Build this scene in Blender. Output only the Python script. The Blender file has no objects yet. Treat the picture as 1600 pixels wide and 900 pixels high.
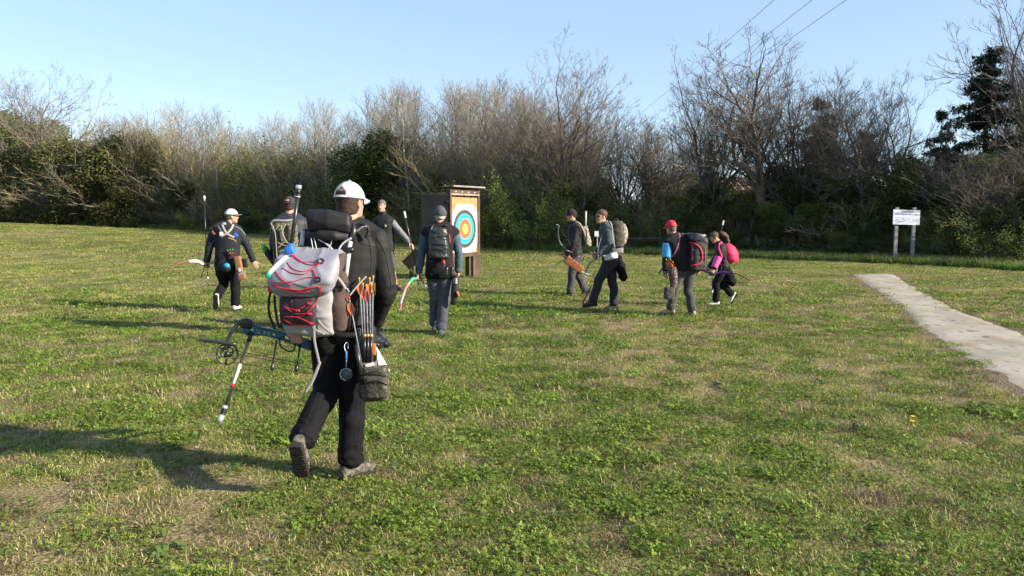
import bpy, bmesh, math, random
import numpy as np
from mathutils import Vector, Matrix

# ------------------------------------------------------------------ camera, sky, sun
SC = bpy.context.scene
COL = SC.collection
CAMH = 1.62
PITCH = math.radians(5.24)
cam_d = bpy.data.cameras.new('camera')
cam_d.sensor_width = 36.0
cam_d.lens = 36.0 * 1200 / 1600
cam_d.clip_start = 0.05
cam_d.clip_end = 3000
cam = bpy.data.objects.new('camera', cam_d)
cam.location = (0, 0, CAMH)
cam.rotation_euler = (math.radians(90) - PITCH, 0, 0)
COL.objects.link(cam)
SC.camera = cam

# light travels towards (-1, .38) over the ground; sun about 21 degrees high, right and a little behind the camera
SUN_AZ = math.atan2(-0.36, 1.0)          # direction TO the sun in the xy plane
SUN_EL = math.radians(22.5)
world = bpy.data.worlds.new('World')
SC.world = world
world.use_nodes = True
wn = world.node_tree.nodes; wl = world.node_tree.links
bg = wn['Background']
sky = wn.new('ShaderNodeTexSky')
sky.sky_type = 'NISHITA'
sky.sun_disc = False
sky.sun_elevation = SUN_EL
sky.sun_rotation = math.radians(90) - SUN_AZ
sky.air_density = 0.95
sky.dust_density = 0.05
sky.ozone_density = 1.6
smx = wn.new('ShaderNodeMix'); smx.data_type = 'RGBA'; smx.inputs['Factor'].default_value = .55
wl.new(sky.outputs[0], smx.inputs['A']); smx.inputs['B'].default_value = (2.05, 2.80, 4.1, 1)      # evens out the clear sky a little
wl.new(smx.outputs['Result'], bg.inputs[0])
bg.inputs[1].default_value = 0.102
sd = bpy.data.lights.new('sun', 'SUN')
sd.energy = 5.0
sd.angle = math.radians(0.55)
sd.color = (1.0, 0.89, 0.72)
sun = bpy.data.objects.new('sun', sd)
tosun = Vector((math.cos(SUN_AZ) * math.cos(SUN_EL), math.sin(SUN_AZ) * math.cos(SUN_EL), math.sin(SUN_EL)))
sun.rotation_euler = tosun.to_track_quat('Z', 'Y').to_euler()
sun.location = (20, -8, 12)
COL.objects.link(sun)
SC.view_settings.view_transform = 'Standard'
SC.view_settings.look = 'None'
SC.view_settings.exposure = 1.32
SC.view_settings.gamma = 1.0
SC.cycles.max_bounces = 6
SC.cycles.diffuse_bounces = 3
SC.cycles.transparent_max_bounces = 6

# ------------------------------------------------------------------ helpers
def at(px, py, Y):
    """world point seen at photo pixel (px,py) standing Y metres ahead"""
    u = (px - 800) / 1200; v = (450 - py) / 1200
    dy = math.cos(PITCH) + v * math.sin(PITCH)
    dz = -math.sin(PITCH) + v * math.cos(PITCH)
    t = Y / dy
    return Vector((u * t, Y, CAMH + dz * t))

def _h(ix, iy, iz, seed):
    n = (ix.astype(np.int64) * 374761393 + iy.astype(np.int64) * 668265263 + iz.astype(np.int64) * 1274126177 + seed * 974711) & 0xffffffff
    n = ((n ^ (n >> 13)) * 1274126177) & 0xffffffff
    n = (n ^ (n >> 16)) & 0xffffffff
    return n / 4294967295.0

def vnoise(x, y, z=None, seed=0):
    x = np.asarray(x, float); y = np.asarray(y, float)
    z = np.zeros_like(x) if z is None else np.asarray(z, float)
    ix, iy, iz = np.floor(x), np.floor(y), np.floor(z)
    fx, fy, fz = x - ix, y - iy, z - iz
    fx = fx * fx * (3 - 2 * fx); fy = fy * fy * (3 - 2 * fy); fz = fz * fz * (3 - 2 * fz)
    r = 0
    for a in (0, 1):
        for b in (0, 1):
            for c in (0, 1):
                w = (fx if a else 1 - fx) * (fy if b else 1 - fy) * (fz if c else 1 - fz)
                r = r + w * _h(ix + a, iy + b, iz + c, seed)
    return r

def fbm(x, y, z=None, seed=0, octs=4):
    s = 0; a = .5; t = 0
    for o in range(octs):
        f = 2 ** o
        s = s + a * vnoise(np.asarray(x) * f, np.asarray(y) * f, None if z is None else np.asarray(z) * f, seed + o * 17)
        t += a; a *= .5
    return s / t

def sstep(a, b, x):
    t = np.clip((np.asarray(x, float) - a) / (b - a), 0, 1)
    return t * t * (3 - 2 * t)

def H(x, y):
    x = np.asarray(x, float); y = np.asarray(y, float)
    z = 0.030 * np.clip(-x - 1.0, 0, 60) * sstep(24, 56, y)
    z = z + 0.035 * (fbm(x * .25, y * .25, seed=5) - .5) * sstep(3, 8, y)
    z = z + 0.030 * (fbm(x * 1.7, y * 1.7, seed=9) - .5) + .024 * (vnoise(x * 3.7, y * 3.7, seed=19) - .5) * (1 - sstep(14, 22, y))
    return z
def Hf(x, y): return float(H(np.array([x]), np.array([y]))[0])

def ground_at(px, py):
    """ground point seen at a photo pixel"""
    u = (px - 800) / 1200; v = (450 - py) / 1200
    dy = math.cos(PITCH) + v * math.sin(PITCH); dz = -math.sin(PITCH) + v * math.cos(PITCH)
    t = CAMH / -dz
    return Vector((u * t, dy * t, 0))

PROPS = {}
def tag(o, label=None, cat=None, group=None, kind=None):
    if label: o['label'] = label
    if cat: o['category'] = cat
    if group: o['group'] = group
    if kind: o['kind'] = kind
    return o
def empty(name, loc, label=None, cat=None, group=None, rz=0):
    o = bpy.data.objects.new(name, None)
    o.empty_display_size = .1
    o.location = loc; o.rotation_euler = (0, 0, rz)
    COL.objects.link(o)
    return tag(o, label, cat, group)
def link(name, me, mat=None, parent=None, world_space=True):
    o = bpy.data.objects.new(name, me)
    if mat is not None:
        me.materials.clear(); me.materials.append(mat)
    COL.objects.link(o)
    if parent is not None:
        o.parent = parent
        if world_space:      # parent chain has only translations / z rotations set before
            m = Matrix.Identity(4); p = parent
            chain = []
            while p is not None:
                chain.append(p); p = p.parent
            for q in reversed(chain):
                m = m @ (Matrix.LocRotScale(q.location, q.rotation_euler, q.scale) if q.get('_w') is None else Matrix.Identity(4))
            inv = m.inverted()
            me.transform(inv)
    return o
def pymesh(name, v, f, smooth=False):
    me = bpy.data.meshes.new(name)
    v = np.asarray(v, dtype=np.float32)
    me.from_pydata(v.tolist() if len(v) < 1 else [tuple(p) for p in v.tolist()], [], [tuple(q) for q in (f.tolist() if hasattr(f, 'tolist') else f)])
    if smooth:
        me.polygons.foreach_set('use_smooth', [True] * len(me.polygons))
    me.update()
    return me
def trimesh(name, v, tris, smooth=False):
    """fast mesh from numpy verts (n,3) and tris (m,3)"""
    me = bpy.data.meshes.new(name)
    v = np.ascontiguousarray(v, dtype=np.float32); tris = np.ascontiguousarray(tris, dtype=np.int32)
    me.vertices.add(len(v)); me.vertices.foreach_set('co', v.ravel())
    me.loops.add(tris.size); me.loops.foreach_set('vertex_index', tris.ravel())
    me.polygons.add(len(tris))
    me.polygons.foreach_set('loop_start', np.arange(0, tris.size, 3, dtype=np.int32))
    me.polygons.foreach_set('loop_total', np.full(len(tris), 3, dtype=np.int32))
    me.polygons.foreach_set('use_smooth', np.full(len(tris), bool(smooth)))
    me.update(calc_edges=True)
    return me
def set_col(me, cols, name='Col'):
    a = me.color_attributes.new(name, 'FLOAT_COLOR', 'POINT')
    c = np.ones((len(me.vertices), 4), dtype=np.float32); c[:, :3] = cols
    a.data.foreach_set('color', c.ravel())

# ------------------------------------------------------------------ materials
def mat(name, col, rough=.8, var=.12, scale=8.0, bump=0.0, bscale=60.0, metal=0.0, spec=0.3, col2=None, sheen=0.0, coat=0.0):
    m = bpy.data.materials.new(name); m.use_nodes = True
    n = m.node_tree.nodes; l = m.node_tree.links; b = n['Principled BSDF']
    tc = n.new('ShaderNodeTexCoord')
    nz = n.new('ShaderNodeTexNoise'); nz.inputs['Scale'].default_value = scale; nz.inputs['Detail'].default_value = 5
    l.new(tc.outputs['Object'], nz.inputs['Vector'])
    mx = n.new('ShaderNodeMix'); mx.data_type = 'RGBA'
    c = Vector(col); c2 = Vector(col2) if col2 else None
    mx.inputs['A'].default_value = (*(c * (1 - var)), 1)
    mx.inputs['B'].default_value = (*(c2 if c2 else c * (1 + var)), 1)
    rp = n.new('ShaderNodeMapRange'); rp.inputs[1].default_value = .35; rp.inputs[2].default_value = .65
    l.new(nz.outputs[0], rp.inputs[0]); l.new(rp.outputs[0], mx.inputs['Factor'])
    l.new(mx.outputs['Result'], b.inputs['Base Color'])
    b.inputs['Roughness'].default_value = rough; b.inputs['Metallic'].default_value = metal
    b.inputs['Specular IOR Level'].default_value = spec
    if sheen: b.inputs['Sheen Weight'].default_value = sheen
    if coat: b.inputs['Coat Weight'].default_value = coat
    if bump:
        nb = n.new('ShaderNodeTexNoise'); nb.inputs['Scale'].default_value = bscale; nb.inputs['Detail'].default_value = 4
        l.new(tc.outputs['Object'], nb.inputs['Vector'])
        bp = n.new('ShaderNodeBump'); bp.inputs['Strength'].default_value = bump; bp.inputs['Distance'].default_value = .01
        l.new(nb.outputs[0], bp.inputs['Height']); l.new(bp.outputs[0], b.inputs['Normal'])
    return m
def leafmat(name, c1, c2, trans=.35, rough=.6, attr=False, randamt=.35):
    """leaf / blade material: colour varies from face clump to clump and from plant to plant"""
    m = bpy.data.materials.new(name); m.use_nodes = True
    n = m.node_tree.nodes; l = m.node_tree.links
    n.remove(n['Principled BSDF']); out = n['Material Output']
    if attr:
        at_ = n.new('ShaderNodeAttribute'); at_.attribute_name = 'Col'; csrc = at_.outputs['Color']
    else:
        geo = n.new('ShaderNodeNewGeometry')
        mx = n.new('ShaderNodeMix'); mx.data_type = 'RGBA'
        mx.inputs['A'].default_value = (*c1, 1); mx.inputs['B'].default_value = (*c2, 1)
        l.new(geo.outputs['Random Per Island'], mx.inputs['Factor']); csrc = mx.outputs['Result']
    oi = n.new('ShaderNodeObjectInfo')
    mr = n.new('ShaderNodeMapRange'); mr.inputs[3].default_value = 1 - randamt; mr.inputs[4].default_value = 1 + randamt
    l.new(oi.outputs['Random'], mr.inputs[0])
    hs = n.new('ShaderNodeHueSaturation'); l.new(csrc, hs.inputs['Color']); l.new(mr.outputs[0], hs.inputs['Value'])
    d = n.new('ShaderNodeBsdfPrincipled'); d.inputs['Roughness'].default_value = rough; d.inputs['Specular IOR Level'].default_value = .25
    t = n.new('ShaderNodeBsdfTranslucent'); ms = n.new('ShaderNodeMixShader'); ms.inputs[0].default_value = trans
    l.new(hs.outputs[0], d.inputs['Base Color']); l.new(hs.outputs[0], t.inputs['Color'])
    l.new(d.outputs[0], ms.inputs[1]); l.new(t.outputs[0], ms.inputs[2]); l.new(ms.outputs[0], out.inputs[0])
    return m

M = {}
M['bark_grey'] = mat('bark_grey', (.19, .155, .12), .95, .3, 2.0, .6, 12)
M['bark_brown'] = mat('bark_brown', (.105, .085, .068), .95, .3, 2.0, .6, 12)
M['bark_pale'] = mat('bark_pale', (.34, .31, .25), .95, .25, 2.0, .4, 12)
M['twig_grey'] = mat('twig_grey', (.20, .175, .14), .95, .2, .8)
M['twig_red'] = mat('twig_red', (.21, .175, .135), .95, .2, .8)
M['twig_olive'] = mat('twig_olive', (.25, .215, .115), .95, .25, .8)
M['twig_brown'] = mat('twig_brown', (.135, .115, .09), .95, .2, .8)
M['leaf_dark'] = leafmat('leaf_dark', (.032, .048, .012), (.085, .11, .028), .3)
M['leaf_olive'] = leafmat('leaf_olive', (.045, .055, .015), (.11, .115, .035), .3)
M['leaf_mid'] = leafmat('leaf_mid', (.05, .08, .015), (.12, .155, .03), .35)
M['leaf_young'] = leafmat('leaf_young', (.13, .17, .03), (.28, .31, .07), .45)
M['leaf_yellow'] = leafmat('leaf_yellow', (.22, .22, .03), (.38, .34, .05), .45)
M['leaf_conifer'] = leafmat('leaf_conifer', (.010, .022, .014), (.032, .055, .028), .1)
M['leaf_rust'] = leafmat('leaf_rust', (.12, .07, .045), (.20, .12, .08), .2)
M['grass'] = leafmat('grass', (0, 0, 0), (0, 0, 0), .36, .5, attr=True, randamt=.34)

# ------------------------------------------------------------------ instancer for stuff
def instancer(name, pts, rots, scl, idx, sources, label, cat):
    """ONE object of uncountable stuff: instances of small source meshes on points"""
    c = bpy.data.collections.new(name + '_source')
    for i, (me, mm) in enumerate(sources):
        o = bpy.data.objects.new('%s_source_%02d' % (name, i), me)
        me.materials.clear(); me.materials.append(mm)
        c.objects.link(o)
    me = bpy.data.meshes.new(name)
    me.vertices.add(len(pts)); me.vertices.foreach_set('co', np.asarray(pts, np.float32).ravel())
    a = me.attributes.new('rot', 'FLOAT_VECTOR', 'POINT'); a.data.foreach_set('vector', np.asarray(rots, np.float32).ravel())
    a = me.attributes.new('scl', 'FLOAT_VECTOR', 'POINT'); a.data.foreach_set('vector', np.asarray(scl, np.float32).ravel())
    a = me.attributes.new('idx', 'INT', 'POINT'); a.data.foreach_set('value', np.asarray(idx, np.int32))
    me.update()
    o = bpy.data.objects.new(name, me); COL.objects.link(o)
    ng = bpy.data.node_groups.new(name, 'GeometryNodeTree')
    ng.interface.new_socket('Geometry', in_out='INPUT', socket_type='NodeSocketGeometry')
    ng.interface.new_socket('Geometry', in_out='OUTPUT', socket_type='NodeSocketGeometry')
    n = ng.nodes; l = ng.links
    gi = n.new('NodeGroupInput'); go = n.new('NodeGroupOutput')
    ci = n.new('GeometryNodeCollectionInfo'); ci.inputs['Collection'].default_value = c
    ci.inputs['Separate Children'].default_value = True; ci.inputs['Reset Children'].default_value = True
    iop = n.new('GeometryNodeInstanceOnPoints'); iop.inputs['Pick Instance'].default_value = True
    def attr(nm, ty):
        x = n.new('GeometryNodeInputNamedAttribute'); x.data_type = ty; x.inputs['Name'].default_value = nm
        return x.outputs[0]
    l.new(gi.outputs[0], iop.inputs['Points']); l.new(ci.outputs[0], iop.inputs['Instance'])
    l.new(attr('idx', 'INT'), iop.inputs['Instance Index'])
    l.new(attr('rot', 'FLOAT_VECTOR'), iop.inputs['Rotation']); l.new(attr('scl', 'FLOAT_VECTOR'), iop.inputs['Scale'])
    l.new(iop.outputs[0], go.inputs[0])
    md = o.modifiers.new('scatter', 'NODES'); md.node_group = ng
    return tag(o, label, cat, kind='stuff')

# ------------------------------------------------------------------ ground, path
# path edges measured in the photograph
PL = [ground_at(*p) for p in ((1600, 612), (1510, 560), (1440, 510), (1380, 462), (1328, 428))]
PR = [ground_at(*p) for p in ((1600, 522), (1500, 486), (1440, 456), (1400, 430))]
pdir = (Vector((9.9, 22.3, 0)) - Vector((4.75, 7.1, 0))).normalized()
LX = np.array([-2, 4.2, PL[0].y, PL[1].y, PL[2].y, PL[3].y, PL[4].y]); LV = np.array([3.1, 4.0, PL[0].x, PL[1].x, PL[2].x, PL[3].x, PL[4].x])
RX = np.array([-2, 4.2, PR[0].y, PR[1].y, PR[2].y, PR[3].y]); RV = np.array([4.9, 5.6, PR[0].x, PR[1].x, PR[2].x, PR[3].x])
PEND = 21.9
def path_edges(y):
    y = np.asarray(y, float)
    return np.interp(y, LX, LV), np.interp(y, RX, RV)
def path_mask(x, y, grow=0.0):
    l, r = path_edges(y)
    w = .09 * (vnoise(x * 2.2, y * 2.2, seed=3) - .5) + .07 * (vnoise(x * 7, y * 7, seed=4) - .5)
    return (x > l - grow + w) & (x < r + grow + w) & (y < PEND + grow * 1.2 + w)

def dryness(x, y):
    """0 lush green ... 1 straw; shared by the ground sheet and the tufts"""
    x = np.asarray(x, float); y = np.asarray(y, float)
    d = fbm(x * .8 + 3, y * .8, seed=21, octs=4)
    d2 = fbm(x * 4.6, y * 4.6 + 9, seed=33, octs=4)
    v = .42 * d + .58 * d2 + .002
    v = v + .07 * sstep(6.5, 11, y) * (1 - sstep(13, 19, y)) * sstep(-1, 2, x)      # worn, dry stretch in front of the walkers
    v = v - .035 * sstep(1.0, 3.0, x) * (1 - sstep(5, 8, y))                      # lusher front right
    v = v + .055 * (1 - sstep(-2.5, -.5, x)) * (1 - sstep(5, 7, y))
    return sstep(.42, .66, v)

def axis(a):
    out = [a[0]]
    for lo, hi, st in a[1:]:
        n = int(round((hi - lo) / st))
        out += list(np.linspace(lo, hi, n + 1)[1:])
    return np.array(out)
def build_ground():
    xs = axis([-420, (-420, -80, 34), (-80, -20, 3), (-20, -8, .5), (-8, 10, .125), (10, 24, .5), (24, 80, 4), (80, 420, 34)])
    ys = axis([-40, (-40, -4, 4), (-4, 2, .5), (2, 13, .125), (13, 26, .35), (26, 90, 2), (90, 700, 61)])
    X, Y = np.meshgrid(xs, ys)
    Z = H(X, Y) + .012 * (vnoise(X * 6, Y * 6, seed=71) - .5)
    nx, ny = len(xs), len(ys)
    v = np.stack([X.ravel(), Y.ravel(), Z.ravel()], 1)
    i = np.arange((ny - 1) * (nx - 1)); r = i // (nx - 1); c = i % (nx - 1); a = r * nx + c
    q = np.stack([a, a + 1, a + nx + 1, a + nx], 1)
    t = np.concatenate([q[:, [0, 1, 2]], q[:, [0, 2, 3]]])
    me = trimesh('ground', v, t, True)
    dr = dryness(X.ravel(), Y.ravel())
    soil = path_mask(X.ravel(), Y.ravel(), .17).astype(float)
    set_col(me, np.stack([dr, soil, np.zeros_like(dr)], 1), 'mask')
    m = bpy.data.materials.new('ground'); m.use_nodes = True
    n = m.node_tree.nodes; l = m.node_tree.links; b = n['Principled BSDF']
    b.inputs['Roughness'].default_value = .95; b.inputs['Specular IOR Level'].default_value = .1
    at_ = n.new('ShaderNodeAttribute'); at_.attribute_name = 'mask'
    sp = n.new('ShaderNodeSeparateColor'); l.new(at_.outputs['Color'], sp.inputs[0])
    tc = n.new('ShaderNodeTexCoord')
    def noise(s, d=6):
        z = n.new('ShaderNodeTexNoise'); z.inputs['Scale'].default_value = s; z.inputs['Detail'].default_value = d
        l.new(tc.outputs['Object'], z.inputs['Vector']); return z.outputs[0]
    def ramp(src, a, bb):
        z = n.new('ShaderNodeMapRange'); z.inputs[1].default_value = a; z.inputs[2].default_value = bb; l.new(src, z.inputs[0]); return z.outputs[0]
    def mix(f, A, B):
        z = n.new('ShaderNodeMix'); z.data_type = 'RGBA'
        if hasattr(f, 'links'): l.new(f, z.inputs['Factor'])
        else: z.inputs['Factor'].default_value = f
        for k, s in (('A', A), ('B', B)):
            if hasattr(s, 'links'): l.new(s, z.inputs[k])
            else: z.inputs[k].default_value = (*s, 1)
        return z.outputs['Result']
    f1 = ramp(noise(9), .38, .62); f2 = ramp(noise(55), .35, .65); f3 = ramp(noise(2.2), .4, .6)
    green = mix(f1, (.045, .065, .012), (.11, .125, .025))
    straw = mix(f2, (.12, .092, .045), (.30, .24, .12))
    add = n.new('ShaderNodeMath'); add.operation = 'MULTIPLY_ADD'
    l.new(f3, add.inputs[0]); add.inputs[1].default_value = .3; l.new(sp.outputs[0], add.inputs[2]); add.use_clamp = True
    base = mix(add.outputs[0], green, straw)
    soilc = mix(f2, (.10, .075, .048), (.19, .15, .10))
    col = mix(sp.outputs[1], base, soilc)
    l.new(col, b.inputs['Base Color'])
    bp = n.new('ShaderNodeBump'); bp.inputs['Strength'].default_value = .9; bp.inputs['Distance'].default_value = .03
    l.new(noise(38, 8), bp.inputs['Height']); l.new(bp.outputs[0], b.inputs['Normal'])
    o = link('ground', me, m); tag(o, kind='structure')

def build_path():
    ys = np.linspace(-2, PEND, 300)
    rows = 13; V = []; 
    for j, y in enumerate(ys):
        l, r = path_edges(y)
        wl_ = .08 * (vnoise(np.array([y * 1.3]), np.array([0.]), seed=8)[0] - .5) + .05 * (vnoise(np.array([y * 6]), np.array([0.]), seed=8)[0] - .5)
        wr_ = .08 * (vnoise(np.array([y * 1.3]), np.array([9.]), seed=8)[0] - .5) + .05 * (vnoise(np.array([y * 6]), np.array([9.]), seed=8)[0] - .5)
        for k in range(rows):
            t = k / (rows - 1); x = l + wl_ + (r + wr_ - l - wl_) * t
            e = .007 * (1 - (2 * t - 1) ** 4)
            V.append((x, y, Hf(x, y) + .005 + e + (0.003 if 0 < k < rows - 1 else -.01)))
    n = len(ys); F = []
    for j in range(n - 1):
        for k in range(rows - 1):
            a = j * rows + k; F.append((a, a + 1, a + rows + 1, a + rows))
    me = pymesh('path', V, F, True)
    m = mat('path_gravel', (.31, .28, .225), .95, .06, 1.2, .5, 90, spec=.1, col2=(.365, .33, .27))
    n_ = m.node_tree.nodes; l_ = m.node_tree.links; b = n_['Principled BSDF']
    src = b.inputs['Base Color'].links[0].from_socket
    tc = n_.new('ShaderNodeTexCoord')
    def stain(scale, lo, hi, colr, amt, src):
        z = n_.new('ShaderNodeTexNoise'); z.inputs['Scale'].default_value = scale; z.inputs['Detail'].default_value = 7
        mp = n_.new('ShaderNodeMapping'); mp.inputs['Scale'].default_value = (1, .45, 1); l_.new(tc.outputs['Object'], mp.inputs[0]); l_.new(mp.outputs[0], z.inputs['Vector'])
        r = n_.new('ShaderNodeMapRange'); r.inputs[1].default_value = lo; r.inputs[2].default_value = hi; r.inputs[4].default_value = amt; l_.new(z.outputs[0], r.inputs[0])
        x = n_.new('ShaderNodeMix'); x.data_type = 'RGBA'; l_.new(r.outputs[0], x.inputs['Factor']); l_.new(src, x.inputs['A']); x.inputs['B'].default_value = (*colr, 1)
        return x.outputs['Result']
    s = stain(2.4, .50, .66, (.26, .205, .135), .8, src)
    s = stain(9, .60, .66, (.15, .115, .075), .8, s)
    s = stain(70, .62, .70, (.16, .15, .13), .7, s)
    l_.new(s, b.inputs['Base Color'])
    o = link('path', me, m); tag(o, kind='structure')
build_ground(); build_path()

# ------------------------------------------------------------------ tree generator
class Wood:
    def __init__(s, seed):
        s.r = random.Random(seed); s.n = np.random.default_rng(seed)
        s.tv = []; s.tf = []; s.nt = 0        # trunk and limbs
        s.cv = []; s.cf = []; s.nc = 0        # finer branches
        s.tw = []                             # twigs: start, mid, end, radius
        s.tips = []
    def tube(s, P, R, sides, crown):
        P = np.array(P, float); R = np.array(R, float); n = len(P)
        T = np.gradient(P, axis=0); T /= np.linalg.norm(T, axis=1)[:, None] + 1e-9
        up = np.array([0.13, .31, 1.0]) if abs(T[0][2]) < .8 else np.array([1., .2, .1])
        A = np.cross(T, up); A /= np.linalg.norm(A, axis=1)[:, None] + 1e-9
        B = np.cross(T, A)
        an = np.arange(sides) * 2 * math.pi / sides
        V = P[:, None, :] + R[:, None, None] * (np.cos(an)[None, :, None] * A[:, None, :] + np.sin(an)[None, :, None] * B[:, None, :])
        V = V.reshape(-1, 3)
        i = np.arange((n - 1) * sides); r = i // sides; c = i % sides; c2 = (c + 1) % sides
        q = np.stack([r * sides + c, r * sides + c2, (r + 1) * sides + c2, (r + 1) * sides + c], 1)
        t = np.concatenate([q[:, [0, 1, 2]], q[:, [0, 2, 3]]])
        if crown: s.cv.append(V); s.cf.append(t + s.nc); s.nc += len(V)
        else: s.tv.append(V); s.tf.append(t + s.nt); s.nt += len(V)
    def grow(s, pos, d, length, rad, level, spec):
        sp = spec[level]; r = s.r
        n = sp['seg']; P = [pos.copy()]; d = d.normalized(); D = [d.copy()]
        for k in range(n):
            d = (d + Vector((r.gauss(0, 1), r.gauss(0, 1), r.gauss(0, 1))) * sp['wob'] + Vector((0, 0, sp['up']))).normalized()
            P.append(P[-1] + d * (length / n)); D.append(d.copy())
        rads = [rad * (1 - (1 - sp.get('tip', .25)) * (k / n)) for k in range(n + 1)]
        if level == 0 and sp.get('flare'): rads[0] *= 1.5
        last = level == len(spec) - 1
        if last:
            m = len(P) // 2; s.tw.append((*P[0], *P[m], *P[-1], rad)); s.tips.append(P[-1]); s.tips.append(P[m])
            return
        s.tube(P, rads, sp['sides'], sp['crown'])
        nxt = spec[level + 1]
        cnt = max(1, int(round(sp['kids'] * r.uniform(.8, 1.2))))
        f0 = sp['f0']; roll = r.uniform(0, 6.28)
        for c in range(cnt):
            f = f0 + (1 - f0) * ((c + r.uniform(.1, .9)) / cnt)
            x = f * n; k = min(int(x), n - 1); p = P[k].lerp(P[k + 1], x - k); dd = D[k + 1]
            roll += 2.4 + r.uniform(-.5, .5)
            ax = dd.cross(Vector((math.cos(roll), math.sin(roll), .3 * math.sin(roll * 1.7)))).normalized()
            ang = math.radians(r.uniform(*sp['ang']))
            cd = Matrix.Rotation(ang, 3, ax) @ dd
            shape = sp.get('shape', lambda f: 1.0)(f)
            L = length * sp['ratio'] * shape * r.uniform(.75, 1.2)
            s.grow(p, cd, L, max(nxt.get('rmin', .006), rads[k] * sp.get('rr', .55) * (shape ** .5)), level + 1, spec)
        if sp.get('lead', True):
            s.grow(P[-1], D[-1], length * sp['ratio'] * .7, max(nxt.get('rmin', .006), rads[-1]), level + 1, spec)
    def twigmesh(s):
        if not s.tw: return
        a = np.array(s.tw); S, Mi, E, R = a[:, 0:3], a[:, 3:6], a[:, 6:9], a[:, 9:10]
        T = E - S; T /= np.linalg.norm(T, axis=1)[:, None] + 1e-9
        A = np.cross(T, np.array([.3, .2, 1.0])); A /= np.linalg.norm(A, axis=1)[:, None] + 1e-9
        B = np.cross(T, A); n = len(a); V = np.zeros((n, 7, 3))
        for k in range(3):
            o = math.cos(k * 2.0944) * A + math.sin(k * 2.0944) * B
            V[:, k] = S + o * R; V[:, 3 + k] = Mi + o * R * .75
        V[:, 6] = E
        f = []
        for k in range(3):
            j = (k + 1) % 3
            f += [(k, j, 3 + j), (k, 3 + j, 3 + k), (3 + k, 3 + j, 6)]
        F = np.array(f)[None] + (np.arange(n) * 7)[:, None, None]
        s.cv.append(V.reshape(-1, 3)); s.cf.append(F.reshape(-1, 3) + s.nc); s.nc += n * 7
    def meshes(s, name):
        s.twigmesh()
        t = trimesh(name + '_trunk', np.concatenate(s.tv), np.concatenate(s.tf), True) if s.tv else None
        c = trimesh(name + '_crown', np.concatenate(s.cv), np.concatenate(s.cf)) if s.cv else None
        return t, c

def leaf_faces(P, size, rng, jitter=.15, k=1, elong=1.6, flat=.0):
    """one rhombic leaf (2 triangles) or more at each point"""
    P = np.repeat(np.asarray(P, float), k, axis=0)
    n = len(P); P = P + rng.normal(0, jitter, (n, 3))
    d = rng.normal(0, 1, (n, 3)); d[:, 2] *= (1 - flat); d /= np.linalg.norm(d, axis=1)[:, None]
    e = rng.normal(0, 1, (n, 3)); e[:, 2] *= (1 - flat); e = np.cross(d, e); e /= np.linalg.norm(e, axis=1)[:, None] + 1e-9
    if flat: e = np.cross(d, np.array([0, 0, 1.]) + rng.normal(0, .35, (n, 3))); e /= np.linalg.norm(e, axis=1)[:, None] + 1e-9
    s = size * rng.uniform(.6, 1.3, (n, 1))
    V = np.stack([P - d * s * elong * .5, P + e * s * .5, P + d * s * elong * .5, P - e * s * .5], 1)
    V[:, 2] += np.cross(d, e) * s * .15
    F = np.array([(0, 1, 2), (0, 2, 3)])[None] + (np.arange(n) * 4)[:, None, None]
    return V.reshape(-1, 3), F.reshape(-1, 3)

def merge(*vf):
    V = []; F = []; n = 0
    for v, f in vf:
        V.append(v); F.append(f + n); n += len(v)
    return np.concatenate(V), np.concatenate(F)

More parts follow.
